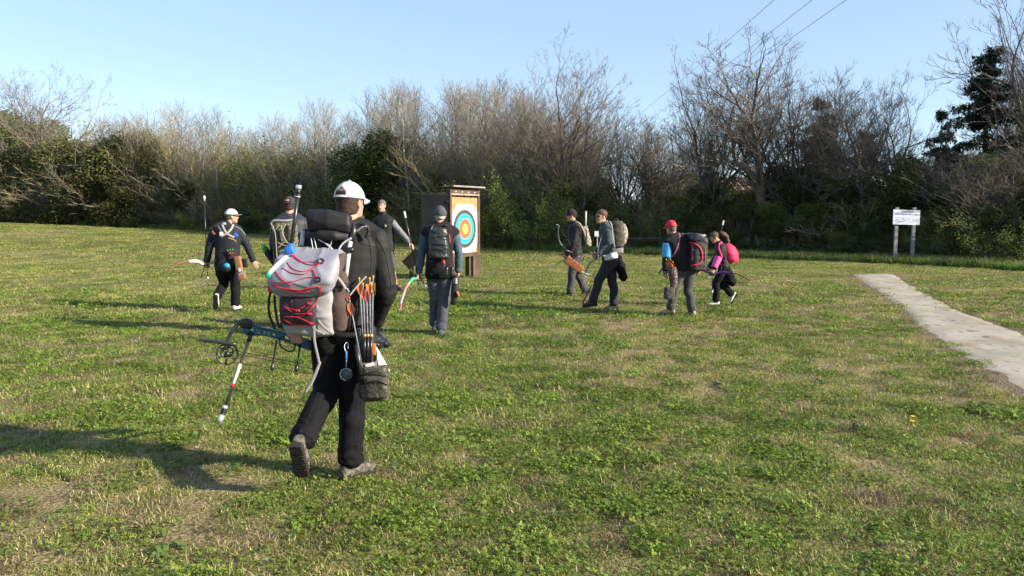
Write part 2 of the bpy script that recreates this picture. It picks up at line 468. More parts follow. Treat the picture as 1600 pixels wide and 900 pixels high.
def oak(seed, trunk=2.6, r0=.27, spread=1.0, starts=1, lean=0.0, up=.035, L1=2.3, dec=.845, side=.55, rmin=.0118):
    """bare broadleaved tree: every limb forks into a stronger and a weaker one and sheds side shoots"""
    w = Wood(seed); r = w.r; tw = w.tw
    def perp(d):
        a = r.uniform(0, 6.28); return d.cross(Vector((math.cos(a), math.sin(a), .37))).normalized()
    def twig(p, d, L, rad, n=2):
        e = d + Vector((r.gauss(0, .25), r.gauss(0, .25), r.gauss(0, .25) + .1)); m = p + d * L * .5; q = m + e.normalized() * L * .5
        tw.append((*p, *m, *q, rad))
        if n > 0 and L > .18:
            for _ in range(2):
                if r.random() < .8:
                    s = p.lerp(m, r.uniform(.3, 1)) if r.random() < .5 else m.lerp(q, r.uniform(0, .7))
                    twig(s, (Matrix.Rotation(math.radians(r.uniform(25, 60)), 3, perp(d)) @ d), L * r.uniform(.45, .75), rad * .85, n - 1)
    def go(p, d, L, rad, k):
        n = max(2, min(7, int(L / .3))); P = [p.copy()]; D = []
        w_ = .045 + .012 * k
        for i in range(n):
            o = Vector((p.x, p.y, 0)); o = o / (o.length + .5)
            d = (d + Vector((r.gauss(0, 1), r.gauss(0, 1), r.gauss(0, 1))) * w_ + Vector((o.x * .012, o.y * .012, up))).normalized()
            P.append(P[-1] + d * (L / n)); D.append(d.copy())
        re = rad * .86; R_ = [rad + (re - rad) * i / n for i in range(n + 1)]
        if k == 0: R_[0] *= 1.45; R_[1] *= 1.1
        w.tube(P, R_, 9 if rad > .1 else (5 if rad > .035 else 3), rad < .04)
        # side shoots
        if k > 0:
            for i in range(1, n):
                if r.random() < side:
                    rr = max(rmin * .9, min(rad * r.uniform(.2, .5), rad * .5)); c = Matrix.Rotation(math.radians(r.uniform(35, 65)), 3, perp(D[i])) @ D[i]
                    c = (c + Vector((0, 0, .15))).normalized()
                    if rr < rmin * 1.25: twig(P[i], c, r.uniform(.3, .75), .0085)
                    else: go(P[i], c, L * (rr / rad) ** .5 * r.uniform(.8, 1.1), rr, k + 3)
        if re < rmin:
            for _ in range(3): twig(P[-1], (Matrix.Rotation(math.radians(r.uniform(5, 45)), 3, perp(d)) @ d), r.uniform(.35, .8), .0085)
            return
        ax = perp(d); m1 = r.uniform(.76, .88); m2 = r.uniform(.5, .72)
        a1 = math.radians(r.uniform(8, 22) * spread); a2 = math.radians(r.uniform(26, 48) * spread)
        go(P[-1], Matrix.Rotation(a1, 3, ax) @ d, L * dec * r.uniform(.9, 1.1), re * m1, k + 1)
        go(P[-1], Matrix.Rotation(-a2, 3, ax) @ d, L * dec * r.uniform(.8, 1.05), re * m2, k + 1)
        if k < 3 and r.random() < .75:
            ax2 = Matrix.Rotation(1.57, 3, d) @ ax
            go(P[-1], Matrix.Rotation(math.radians(r.choice((-1, 1)) * r.uniform(30, 50) * spread), 3, ax2) @ d, L * dec * .95, re * .6, k + 1)
    for s_ in range(starts):
        a = s_ * 2.4 + seed; off = Vector((math.cos(a), math.sin(a) * .6, 0))
        sp = .45 if starts > 1 else 0
        go(off * sp * .6, Vector((lean + off.x * sp * .7, off.y * sp * .6, 1)), trunk * r.uniform(.85, 1.1), r0 * (1 if s_ == 0 else .8), 0)
    w.twigmesh()
    ms = [x for x in (w.tv, w.cv)]
    z = float(np.percentile(np.concatenate(w.cv)[:, 2], 99.3))
    V1 = np.concatenate(w.tv) * (12 / z); V2 = np.concatenate(w.cv) * (12 / z)
    return trimesh('oak_trunk', V1, np.concatenate(w.tf), True), trimesh('oak_crown', V2, np.concatenate(w.cf))
def slender(seed, leafy=False):
    w = Wood(seed)
    spec = [dict(seg=12, wob=.03, up=.03, kids=32, f0=.22, ang=(22, 48), ratio=.19, rr=.34, sides=5, crown=False, tip=.12, shape=lambda f: .45 + 1.0 * math.sin(math.pi * min(1, (1 - f) * .9 + .08)) ** .8),
            dict(seg=3, wob=.1, up=.12, kids=7, f0=.1, ang=(20, 50), ratio=.48, rr=.55, sides=3, crown=True, tip=.4, rmin=.013, shape=lambda f: 1.15 - .5 * f),
            dict(seg=2, wob=.15, up=.1, kids=3, f0=.1, ang=(20, 50), ratio=.6, rr=.6, sides=3, crown=True, tip=.5, rmin=.010),
            dict(seg=2, wob=.2, up=.1, rmin=.0075)]
    w.grow(Vector((0, 0, 0)), Vector((.02, 0, 1)), 10.0, .105, 0, spec)
    return w.meshes('slender')
# ------------------------------------------------------------------ vegetation sources
def wood_mesh(w, name):
    w.twigmesh()
    parts = []
    n = 0; V = []; F = []
    for v, f in ((w.tv, w.tf), (w.cv, w.cf)):
        if v:
            vv = np.concatenate(v); ff = np.concatenate(f); V.append(vv); F.append(ff + n); n += len(vv)
    return trimesh(name, np.concatenate(V), np.concatenate(F))
def thicket_shrub(seed, stems=26, h=3.6, rad=.7, arch=.02, leaf=None, leafk=1, lsize=.07, kids=12, spread=.28, twigk=4):
    w = Wood(seed); r = w.r
    spec = [dict(seg=6, wob=.07, up=arch, kids=kids, f0=.15, ang=(18, 50), ratio=.26, rr=.5, sides=3, crown=True, tip=.3, rmin=.01, shape=lambda f: 1.2 - .6 * f),
            dict(seg=2, wob=.18, up=.06, kids=twigk, f0=.1, ang=(20, 60), ratio=.55, rr=.6, sides=3, crown=True, tip=.5, rmin=.009),
            dict(seg=2, wob=.2, up=.05, rmin=.0065)]
    for k in range(stems):
        a = r.uniform(0, 6.28); q = rad * math.sqrt(r.random())
        w.grow(Vector((q * math.cos(a), q * math.sin(a), -.1)), Vector((spread * math.cos(a) * r.uniform(.2, 1.3), spread * math.sin(a) * r.uniform(.2, 1.3), 1)), h * r.uniform(.55, 1.05), r.uniform(.012, .024), 0, spec)
    tips = np.array([tuple(t) for t in w.tips])
    tm = wood_mesh(w, 'shrub_twigs')
    lm = None
    if leaf:
        sel = w.n.random(len(tips)) < leaf
        v, f = leaf_faces(tips[sel], lsize, w.n, .09, leafk)
        lm = trimesh('shrub_leaves', v, f)
    return tm, lm
def evergreen_mesh(seed, n=26000, size=.036, shape=(1.5, 1.3, 1.5), lobes=17, zc=1.3, elong=1.7, top=.5):
    """dense evergreen crown: leaves on the shells of many unequal lobes, with gaps between them"""
    g = np.random.default_rng(seed); P = []
    for k in range(lobes):
        a = g.uniform(0, 6.28); q = g.uniform(.0, .85) * (1 - .35 * abs(g.normal(0, .5))); z = g.uniform(-.8, .8)
        c = np.array([q * math.cos(a) * (1 - top * max(z, 0)), q * math.sin(a) * (1 - top * max(z, 0)), z]); rr = g.uniform(.15, .36)
        m = int(n / lobes * rr / .25)
        d = g.normal(0, 1, (m, 3)); d /= np.linalg.norm(d, axis=1)[:, None]
        rad = rr * (.55 + .5 * g.random((m, 1)) ** .4) * (1 + .35 * (vnoise(d[:, 0] * 2 + k, d[:, 1] * 2, d[:, 2] * 2)[:, None] - .5))
        P.append(c + d * rad)
    P = np.concatenate(P) * np.array(shape); P[:, 2] += zc
    P = P[P[:, 2] > .02]
    v, f = leaf_faces(P, size, g, .05, 1, elong)
    return trimesh('evergreen', v, f)
def conifer_meshes(seed, h=9.0, layers=26, r0=2.3, gaps=.25):
    """irregular conifer: drooping boughs of needle sprays round a straight stem"""
    w = Wood(seed); g = w.n; r = w.r
    w.tube([(0, 0, 0), (.05, 0, h * .3), (0, .05, h * .65), (0, 0, h)], [.17, .13, .08, .02], 7, False)
    P = []
    for k in range(layers):
        f = k / layers; z = h * (.10 + .9 * f)
        if r.random() < gaps * .4: continue
        for j in range(6 if f < .8 else 4):
            if r.random() < gaps: continue
            a = r.uniform(0, 6.28); L = r0 * (1 - f) ** .75 * r.uniform(.55, 1.2) + .25
            d = np.array([math.cos(a), math.sin(a), r.uniform(.05, .35)]); m = int(26 + 60 * L)
            t = g.random(m) ** .7
            bend = -.22 * L * t ** 2 + .1 * t
            side = np.array([-d[1], d[0], 0])
            wd = .34 * L * (1 - t * .75) * g.normal(0, .6, m)
            pts = np.array([0, 0, z]) + d * (t * L)[:, None] + side * wd[:, None]; pts[:, 2] += bend + g.normal(0, .07, m)
            P.append(pts)
            w.tube([(0, 0, z), tuple(np.array([0, 0, z]) + d * L * .5), tuple(np.array([0, 0, z - .12 * L]) + d * L)], [.035, .02, .006], 3, False)
    v, f = leaf_faces(np.concatenate(P), .085, g, .07, 2, 2.6, .3)
    t, _ = w.meshes('conifer')
    return t, trimesh('conifer_crown', v, f)

OAKS = [oak(13, 3.0, .24, 1.08, up=.02, side=.58),                                 # wide, rounded
        oak(23, 2.6, .25, .85, 2, up=.05, side=.42),                                # forked
        oak(37, 2.2, .26, 1.0, 2, .12, up=.04, side=.45),
        oak(41, 2.0, .21, .8, 3, up=.06, side=.45),                                # many stems
        oak(16, 2.3, .33, 1.12, up=.03, side=.5)]                                  # great oak
SLEND = [slender(100 + k) for k in range(7)]
def mesh_h(me):
    z = np.empty(len(me.vertices) * 3, np.float32); me.vertices.foreach_get('co', z); return float(np.percentile(z[2::3], 99.5))
OAKH = [mesh_h(c) for t, c in OAKS]; SLH = [mesh_h(c) for t, c in SLEND]
CONI = [conifer_meshes(61, 9, 30, 2.3, .28), conifer_meshes(67, 9, 30, 2.9, .12)]

EDGE_PX = [-700, -300, 0, 300, 640, 900, 1200, 1400, 1600, 1900, 2300]
EDGE_Y = [90, 76, 66, 58, 46, 38, 32.5, 29.6, 26, 22, 19]
def edge_point(px, behind=0.0):
    Y = float(np.interp(px, EDGE_PX, EDGE_Y)); u = (px - 800) / 1200
    p = Vector((u * Y, Y, 0)); n = Vector((.42, .91, 0))
    # 'behind' runs along the line of sight so that px keeps its meaning
    q = p * (1 + behind / Y)
    return Vector((q.x, q.y, Hf(q.x, q.y)))
def shape_tree(name, meshes, loc, sc, rz, mats, label, cat, group=None, sxy=1.0):
    o = empty(name, loc, label, cat, group, rz); o.scale = (sc * sxy, sc * sxy, sc)
    for nm, me, mm in zip(('trunk', 'crown'), meshes, mats):
        if me is None: continue
        c = bpy.data.objects.new(nm, me); COL.objects.link(c); c.parent = o
        if not me.materials: me.materials.append(mm)
        else:
            c.material_slots[0].link = 'OBJECT'; c.material_slots[0].material = mm
    return o
def tree(name, kind, idx, px, behind, pytop, label, mats, group=None, rz=0, sxy=1.0, cat='tree'):
    p = edge_point(px, behind); lib, hs = {'oak': (OAKS, OAKH), 'slender': (SLEND, SLH), 'conifer': (CONI, [9, 9])}[kind]
    ztop = at(px, pytop, p.y).z
    sc = (ztop - p.z) / hs[idx]
    return shape_tree(name, lib[idx], p - Vector((0, 0, .15)), sc, rz, mats, label, cat, group, sxy)

R = random.Random(5)
G_, B_, P_, TG, TR, TO, TB = (M[k] for k in ('bark_grey', 'bark_brown', 'bark_pale', 'twig_grey', 'twig_red', 'twig_olive', 'twig_brown'))
# named single trees
tree('bare_tree', 'oak', 0, 84, 2.2, 106, 'wide rounded bare tree standing alone above the brush at the far left', (B_, TB), rz=.4, sxy=.78)
tree('bare_tree', 'oak', 3, 826, 3.5, 132, 'bare tree with a tangled brown crown left of the tall forked bare tree', (B_, TR), rz=2.0, sxy=.72)
tree('bare_tree', 'oak', 1, 872, 1.2, 80, 'tall forked bare tree over the fresh green bushes, its low limb reaching right', (B_, TB), rz=.3, sxy=.85)
tree('bare_tree', 'oak', 3, 985, 5, 172, 'rounded bare tree behind the man in sunglasses', (B_, TB), rz=1.1, sxy=.8)
tree('bare_tree', 'oak', 2, 1035, 7, 178, 'rounded bare tree beside the lowest end of the power cables', (B_, TB), rz=4.1, sxy=.8)
tree('bare_tree', 'oak', 1, 1112, 3, 90, 'tall bare tree left of the great oak, crossed by the power cables', (B_, TB), rz=5.2, sxy=.8)
tree('bare_oak', 'oak', 4, 1185, 2.2, 72, 'great bare oak with thick spreading limbs above the bramble bank', (B_, TB), rz=2.6, sxy=1.12)
tree('bare_tree', 'oak', 3, 1262, 4, 100, 'bare tree with a dense brown crown right of the great oak', (B_, TB), rz=.9, sxy=.9)
tree('bare_tree', 'oak', 2, 1372, 3, 122, 'bare tree leaning over the notice board', (B_, TB), rz=3.0, sxy=.75)
tree('bare_tree', 'oak', 3, 1470, 6, 225, 'low bare tree between the notice board and the tall conifer', (B_, TR), rz=2.5, sxy=.7)
tree('bare_tree', 'oak', 2, 1665, 4, -60, 'bare tree whose crown fills the top right corner', (B_, TB), rz=.6, sxy=.8)
tree('bare_tree', 'oak', 3, 1610, 9, 70, 'bare tree behind the tall dark conifer', (B_, TB), rz=5.0, sxy=.7)
tree('conifer', 'conifer', 0, 1532, 5, 70, 'tall ragged dark conifer near the right edge', (B_, M['leaf_conifer']), rz=1, sxy=1.0)
tree('bare_tree', 'oak', 3, 1550, 2.0, 215, 'low brown bare tree spreading above the green bushes right of the notice board', (B_, TB), rz=1.7, sxy=1.3)
tree('bare_tree', 'oak', 2, 1430, 3.6, 225, 'low brown bare tree just right of the notice board', (B_, TB), rz=4.4, sxy=1.2)
tree('conifer', 'conifer', 1, 1462, 9, 168, 'short dark pointed conifer left of the tall one', (B_, M['leaf_conifer']), rz=2, sxy=.7)
tree('conifer', 'conifer', 1, 1275, 6, 150, 'dark conifer inside the bare brown crowns right of the great oak', (B_, M['leaf_conifer']), rz=3, sxy=.8)
tree('conifer', 'conifer', 0, 1345, 7, 200, 'low dark conifer behind the notice board', (B_, M['leaf_conifer']), rz=4, sxy=1.1)
tree('conifer', 'conifer', 0, 1108, 8, 215, 'slim ivy-dark tree behind the man in the red cap', (B_, M['leaf_conifer']), rz=0, sxy=.6)
# rows of slender trees (skyline measured every so often)
SKY = [(-60, 200), (0, 195), (150, 190), (180, 165), (230, 168), (290, 155), (340, 165), (390, 185), (440, 175), (480, 165), (510, 150), (560, 150), (605, 125), (640, 128), (680, 140), (715, 125), (750, 128), (790, 115), (850, 140), (930, 190), (1000, 200), (1060, 190), (1100, 180), (1200, 200), (1300, 170), (1400, 180), (1500, 200), (1650, 180)]
sx, sy = zip(*SKY)
front = [(160, 'slender bare tree just right of the wide rounded tree'), (218, 'slender bare tree above the dark evergreen bushes'), (292, 'slender bare tree above the standing rod of the man in the white and black cap'),
         (345, 'slender bare tree right above the white and black cap'), (430, 'slender bare tree above the man with the camouflage pack'), (512, 'slender bare tree just left of the nearest man\'s white cap'),
         (603, 'tallest slender bare tree, above the facing man'), (641, 'slender bare tree right of the one above the facing man'), (712, 'slender bare tree straight above the archery target'), (752, 'slender bare tree right of the archery target')]
for k, (px, lb) in enumerate(front):
    tree('slender_bare_tree', 'slender', k % 7, px, 1.2, float(np.interp(px, sx, sy)) - 4, lb, (P_ if k % 2 else G_, TG), 'slender trees of the plantation', rz=k * 1.3, sxy=1.05)
def REG(px):
    for lim, t in ((150, 'just right of the wide rounded tree'), (270, 'above the broad olive bushes at the left'), (345, 'above the upright rod of the leftmost archer'), (410, 'above the man in the white and black cap'),
                   (490, 'above the man with the camouflage backpack'), (560, 'above the white cap of the nearest man'), (640, 'above the tall dark evergreen bush'), (700, 'above the black target door'), (770, 'above the ringed target face'), (930, 'beside the tall forked bare tree')):
        if px < lim: return t
    return 'right of the tall forked bare tree'
def REG2(px):
    for lim, t in ((1040, 'behind the man in sunglasses'), (1110, 'behind the man in the red cap'), (1180, 'behind the girl'), (1260, 'behind the great oak'), (1350, 'between the great oak and the notice board'), (1440, 'behind the notice board'), (1540, 'beside the tall dark conifer')):
        if px < lim: return t
    return 'right of the tall dark conifer'
k = 0
for row, (bh, step) in enumerate(((2.6, 42), (6, 32), (10, 30))):
    px = -40 + row * 9
    while px < 930:
        if px > 60:
            top = float(np.interp(px, sx, sy)) + R.uniform(-6, 42)
            tree('slender_bare_tree', 'slender', k % 7, px, bh + R.uniform(-1, 1), top, 'slender bare tree of the plantation, ' + REG(px),
                 (P_ if k % 3 else G_, (TG, TR, TG, TO)[k % 4]), 'slender trees of the plantation', rz=R.uniform(0, 6), sxy=R.uniform(.9, 1.25))
        k += 1; px += step * R.uniform(.7, 1.3)
px = 930
while px < 1680:
    tree('slender_bare_tree', 'slender', k % 7, px, 9 + R.uniform(-2, 3), float(np.interp(px, sx, sy)) + R.uniform(0, 50), 'slender bare tree in the shaded wood ' + REG2(px),
         (B_, TB), 'slender trees in the shaded wood', rz=R.uniform(0, 6), sxy=1.2)
    k += 1; px += R.uniform(60, 110)

M['leaf_ever'] = leafmat('leaf_ever', (.035, .06, .014), (.10, .14, .03), .3)
# ---- named bushes
EV = [evergreen_mesh(1), evergreen_mesh(2, 26000, .036, (1.7, 1.4, 1.3), 20, 1.1), evergreen_mesh(3, 26000, .036, (1.1, 1.0, 1.9), 18, 1.8, 1.7, .7)]
SH = [thicket_shrub(200 + i, 22, 3.6, .7, .02, .75, 1, .055) for i in range(3)]                   # olive, young leaves
SHB = [thicket_shrub(210 + i, 24, 3.6, .6, .01, None, kids=13) for i in range(2)]                # bare
SHG = [thicket_shrub(220 + i, 20, 2.2, .8, -.03, .95, 4, .05, 9, .5) for i in range(2)]         # full green, spreading
SHA = [thicket_shrub(230 + i, 14, 3.2, .5, -.09, .15, 1, .05, 10, .7, 5) for i in range(2)]      # arching bare brush
def bush(name, me, px, behind, pytop, wpx, leafm, label, group=None, rz=0, stems=None):
    p = edge_point(px, behind); ztop = at(px, pytop, p.y).z; z = mesh_h(me); x = np.empty(len(me.vertices) * 3, np.float32); me.vertices.foreach_get('co', x)
    wdt = float(np.percentile(x[0::3], 98) - np.percentile(x[0::3], 2)); sc = (ztop - p.z) / z; sw = wpx / 1200 * p.y / wdt
    o = empty(name, p - Vector((0, 0, .05)), label, 'bush', group, rz); o.scale = (sw, sw, sc)
    c = bpy.data.objects.new('foliage', me); COL.objects.link(c); c.parent = o
    if not me.materials: me.materials.append(leafm)
    else: c.material_slots[0].link = 'OBJECT'; c.material_slots[0].material = leafm
    if stems:
        c = bpy.data.objects.new('branches', stems); COL.objects.link(c); c.parent = o
        if not stems.materials: stems.materials.append(TB)
        else: c.material_slots[0].link = 'OBJECT'; c.material_slots[0].material = TB
LD, LM, LY = M['leaf_dark'], M['leaf_mid'], M['leaf_young']
bush('evergreen_bush', EV[2], 590, .7, 210, 115, M['leaf_ever'], 'tall dark evergreen bush rising over the cap of the nearest man', rz=.5)
bush('evergreen_bush', EV[0], 675, .6, 272, 70, M['leaf_ever'], 'dark evergreen bush behind the black target door', rz=2)
bush('evergreen_bush', EV[1], 225, 1.8, 226, 110, M['leaf_olive'], 'broad dark evergreen bush right of the wide rounded tree', rz=1)
bush('evergreen_bush', EV[0], 140, 1.6, 252, 90, M['leaf_olive'], 'dark evergreen bush below the wide rounded tree', rz=3, stems=SHA[0][0])
bush('evergreen_bush', EV[2], 190, .5, 275, 100, M['leaf_olive'], 'low dark evergreen bush in front of the broad one at the left', rz=5)
bush('evergreen_bush', EV[1], 30, 1.2, 290, 110, M['leaf_olive'], 'dark bush at the left edge of the wood', rz=4, stems=SHA[0][0])
bush('evergreen_bush', EV[0], 285, 1.0, 285, 80, M['leaf_olive'], 'dark green bush left of the man in the white and black cap', rz=2.2)
bush('evergreen_bush', EV[0], 420, .3, 318, 80, LD, 'low dark bush behind the man with the camouflage pack', rz=3.3)
bush('evergreen_bush', EV[2], 1402, 1.6, 245, 80, LD, 'dark ivy-covered bush above the notice board', rz=0)
bush('evergreen_bush', EV[1], 1240, 3.5, 255, 110, LD, 'dark bush under the great oak', rz=1)
bush('evergreen_bush', EV[1], 1520, 2.5, 290, 130, LD, 'broad dark bush at the foot of the tall conifer', rz=2)
bush('evergreen_bush', EV[0], 1330, 2.5, 282, 100, LD, 'dark bush left of the notice board', rz=.7, stems=SHA[0][0])
bush('evergreen_bush', EV[0], 1630, 1.5, 275, 120, LD, 'dark bush on the right edge of the picture', rz=4.7)
bush('green_bush', SHG[0][1], 785, -.2, 290, 130, M['leaf_young'], 'fresh green bush right of the archery target', rz=.5, stems=SHG[0][0])
bush('green_bush', SHG[1][1], 850, -.3, 275, 120, M['leaf_young'], 'fresh green bush left of the man in the dark beanie', rz=1.9, stems=SHG[1][0])
bush('green_bush', SHG[0][1], 915, .2, 318, 90, M['leaf_mid'], 'green bush behind the man in the dark beanie', rz=3, stems=SHG[0][0])
bush('green_bush', SHG[1][1], 1590, -.6, 330, 130, M['leaf_young'], 'yellow-green leafy bush at the far right above the path', rz=1, stems=SHG[1][0])
bush('green_bush', SHG[0][1], 1505, .5, 325, 100, M['leaf_mid'], 'green bush right of the notice board', rz=2, stems=SHG[0][0])

# ---- the thicket as one uncountable mass
def thicket():
    g = np.random.default_rng(8); pts = []; rot = []; scl = []; idx = []
    src = [(SH[0][0], TO), (SH[0][1], LY), (SH[1][0], TO), (SH[1][1], LY), (SH[2][0], TG), (SH[2][1], M['leaf_mid']), (SHB[0][0], TG), (SHB[1][0], TR), (SHA[0][0], TB), (SHA[1][0], TO), (SHG[0][0], TO), (SHG[0][1], M['leaf_mid']), (SHG[1][0], TB), (SHG[1][1], LY), (EV[1], M['leaf_olive']), (EV[0], M['leaf_mid'])]
    src = [(me.copy(), mm) for me, mm in src]
    for me, mm in src: me.materials.clear()
    pairs = {'olive': [(0, 1), (2, 3), (4, 5)], 'bare': [(6,), (7,)], 'arch': [(8,), (9,)], 'green': [(10, 11), (12, 13)], 'dark': [(14,), (15,)]}
    HB = {k: [max(mesh_h(src[i][0]) for i in pr) for pr in v] for k, v in pairs.items()}
    def put(px, bh, kind, h, ws=1.0):
        p = edge_point(px, bh + g.normal(0, .25)); pr = pairs[kind][g.integers(len(pairs[kind]))]
        base = HB[kind][0]
        s = h / base * g.uniform(.85, 1.15); a = g.uniform(0, 6.28)
        for i in pr: pts.append((p.x, p.y, p.z - .05)); rot.append((g.normal(0, .04), g.normal(0, .04), a)); scl.append((s * ws, s * ws, s)); idx.append(i)
    # front fringe to deep rows; height in metres grows with depth
    for row, (bh, hh, step) in enumerate(((.3, 1.5, 13), (1.4, 2.7, 13), (2.6, 3.8, 14), (4.2, 4.6, 15), (6, 5.2, 16), (8.5, 5.6, 18), (12, 6.2, 22))):
        px = -420.0
        while px < 1950:
            Y = float(np.interp(px, EDGE_PX, EDGE_Y)); st = step * 46 / Y * .95
            if px < 280: mix = [('dark', .18), ('arch', .37), ('bare', .25), ('olive', .2)]; k = 1.0
            elif px < 880: mix = [('olive', .66), ('bare', .24), ('green', .05), ('arch', .05)]; k = .95
            elif px < 1060: mix = [('bare', .3), ('green', .25), ('arch', .2), ('dark', .15), ('olive', .1)]; k = .52 if row > 2 else .62
            elif px < 1430: mix = [('dark', .42), ('arch', .3), ('bare', .2), ('olive', .08)]; k = .48 if row > 2 else .6
            else: mix = [('arch', .35), ('dark', .22), ('olive', .2), ('bare', .23)]; k = .72
            u = g.random(); kk = mix[-1][0]
            for nm, w in mix:
                if u < w: kk = nm; break
                u -= w
            if row == 0 and kk == 'bare' and g.random() < .6: kk = 'green'
            put(px, bh, kk, hh * k * g.uniform(.75, 1.15) * (1.2 if px < 880 else 1), 1.15 if kk != 'dark' else 1.4)
            px += st * g.uniform(.7, 1.3)
    instancer('undergrowth', pts, rot, scl, idx, src, 'tangled undergrowth of thin stems and young leaves filling the edge of the wood', 'undergrowth')
thicket()

def bramble():
    """low dark bank of brambles at the right of the field"""
    g = np.random.default_rng(12)
    P = g.uniform(-1, 1, (900, 3)) * np.array([.55, .5, .0]); P[:, 2] = .42 * (1 - (P[:, 0] / .62) ** 2 - (P[:, 1] / .6) ** 2) * g.uniform(.5, 1.1, 900) + .05
    v, f = leaf_faces(P, .05, g, .04, 2, 1.5, .35); me = trimesh('bramble', v, f)
    w = Wood(77)
    for k in range(14):
        a = g.uniform(0, 6.28); w.grow(Vector((0, 0, .1)), Vector((math.cos(a), math.sin(a), 1.1)), g.uniform(.6, 1.3), .007, 0, [dict(seg=5, wob=.12, up=-.25, kids=5, f0=.3, ang=(30, 70), ratio=.3, rr=.7, sides=3, crown=True, tip=.4, rmin=.004), dict(seg=2, wob=.2, up=0, rmin=.003)])
    tw = wood_mesh(w, 'bramble_canes')
    pts = []; rot = []; scl = []; idx = []
    for k in range(1500):
        px = g.uniform(1000, 1465); bh = g.uniform(-.6, 5.5) if px > 1080 else g.uniform(-.2, 2.5)
        p = edge_point(px, bh); hh = 1.0 + 1.1 * float(sstep(-.6, 4.0, bh)) * (1.25 if 1130 < px < 1420 else .8)
        base = Hf(p.x, p.y) + .95 * float(sstep(-.2, 4.2, bh)) * float(sstep(1040, 1160, px)) + .25 * (fbm(np.array([p.x * .8]), np.array([p.y * .8]), seed=3)[0] - .5)
        s = g.uniform(.75, 1.25)
        pts.append((p.x, p.y, base - .12)); rot.append((g.normal(0, .12), g.normal(0, .12), g.uniform(0, 6.28))); scl.append((s, s, s)); idx.append(0 if g.random() < .82 else 1)
    lm = leafmat('leaf_bramble', (.025, .045, .012), (.07, .11, .03), .3)
    instancer('bramble_bank', pts, rot, scl, idx, [(me, lm), (tw, TB)], 'low dark green bank of brambles between the field and the great oak', 'brambles')
    # the mound of earth that carries it
    pxs = np.linspace(980, 1480, 34); bs = np.linspace(-1.0, 9, 16); V = []
    for b in bs:
        for px in pxs:
            p = edge_point(px, b); V.append((p.x, p.y, Hf(p.x, p.y) - .12 + .95 * float(sstep(-.2, 4.2, b)) * float(sstep(1040, 1160, px)) * float(1 - sstep(1440, 1480, px)) + .05 * math.sin(px * .3 + b)))
    F = [(r * 34 + c, r * 34 + c + 1, (r + 1) * 34 + c + 1, (r + 1) * 34 + c) for r in range(15) for c in range(33)]
    o = link('earth_bank', pymesh('earth_bank', V, F, True), mat('earth', (.05, .045, .03), .95, .3, 3, .5, 20)); tag(o, kind='structure')
bramble()
# ------------------------------------------------------------------ figure tools
def unit(v): v = Vector(v); return v.normalized()
def loft(C, A, B, ra, rb, n=20, p=2.0, cap=True):
    """closed loft of (super)elliptic rings"""
    m = len(C); C = np.array([tuple(c) for c in C]); A = np.array([tuple(a) for a in A]); B = np.array([tuple(b) for b in B])
    th = np.arange(n) * 2 * math.pi / n; c, s = np.cos(th), np.sin(th)
    cx = np.sign(c) * np.abs(c) ** (2 / p); sx_ = np.sign(s) * np.abs(s) ** (2 / p)
    V = C[:, None] + np.array(ra)[:, None, None] * cx[None, :, None] * A[:, None] + np.array(rb)[:, None, None] * sx_[None, :, None] * B[:, None]
    V = V.reshape(-1, 3); i = np.arange((m - 1) * n); r = i // n; k = i % n; k2 = (k + 1) % n
    q = np.stack([r * n + k, r * n + k2, (r + 1) * n + k2, (r + 1) * n + k], 1)
    F = np.concatenate([q[:, [0, 1, 2]], q[:, [0, 2, 3]]])
    if cap:
        V = np.concatenate([V, C[[0]], C[[-1]]]); b0 = len(V) - 2; kk = np.arange(n)
        F = np.concatenate([F, np.stack([np.full(n, b0), (kk + 1) % n, kk], 1), np.stack([np.full(n, b0 + 1), (m - 1) * n + kk, (m - 1) * n + (kk + 1) % n], 1)])
    return V, F
def smooth_pts(P, R, k=4):
    """Catmull-Rom through points and radii"""
    P = [np.array(tuple(p), float) for p in P]; out = []; ro = []
    for i in range(len(P) - 1):
        p0 = P[max(i - 1, 0)]; p1 = P[i]; p2 = P[i + 1]; p3 = P[min(i + 2, len(P) - 1)]
        for j in range(k):
            t = j / k
            out.append(.5 * ((2 * p1) + (p2 - p0) * t + (2 * p0 - 5 * p1 + 4 * p2 - p3) * t * t + (3 * p1 - p0 - 3 * p2 + p3) * t ** 3)); ro.append(R[i] + (R[i + 1] - R[i]) * t)
    out.append(P[-1]); ro.append(R[-1]); return out, ro
def limb(P, R, n=14, k=4, flat=None, fl=1.0, round_=True, up=None):
    """tapered round limb through points; flat = axis along which it is squeezed by fl"""
    if k > 1 and len(P) > 1: P, R = smooth_pts(P, R, k)
    P = np.array([tuple(p) for p in P], float); R = list(R)
    T = np.gradient(P, axis=0); T /= np.linalg.norm(T, axis=1)[:, None] + 1e-9
    if round_:
        P = np.concatenate([[P[0] - T[0] * R[0] * .45], P, [P[-1] + T[-1] * R[-1] * .45]]); T = np.concatenate([T[:1], T, T[-1:]]); R = [R[0] * .6] + R + [R[-1] * .6]
    a = np.array(tuple(up)) if up is not None else (np.array([.12, .2, 1.0]) if abs(T[0][2]) < .75 else np.array([1., .15, .1]))
    if flat is not None: a = np.array(tuple(flat))
    A = np.cross(T, a); A /= np.linalg.norm(A, axis=1)[:, None] + 1e-9; B = np.cross(A, T)
    R = np.array(R)
    return loft(P, A, B, R, R * fl, n)
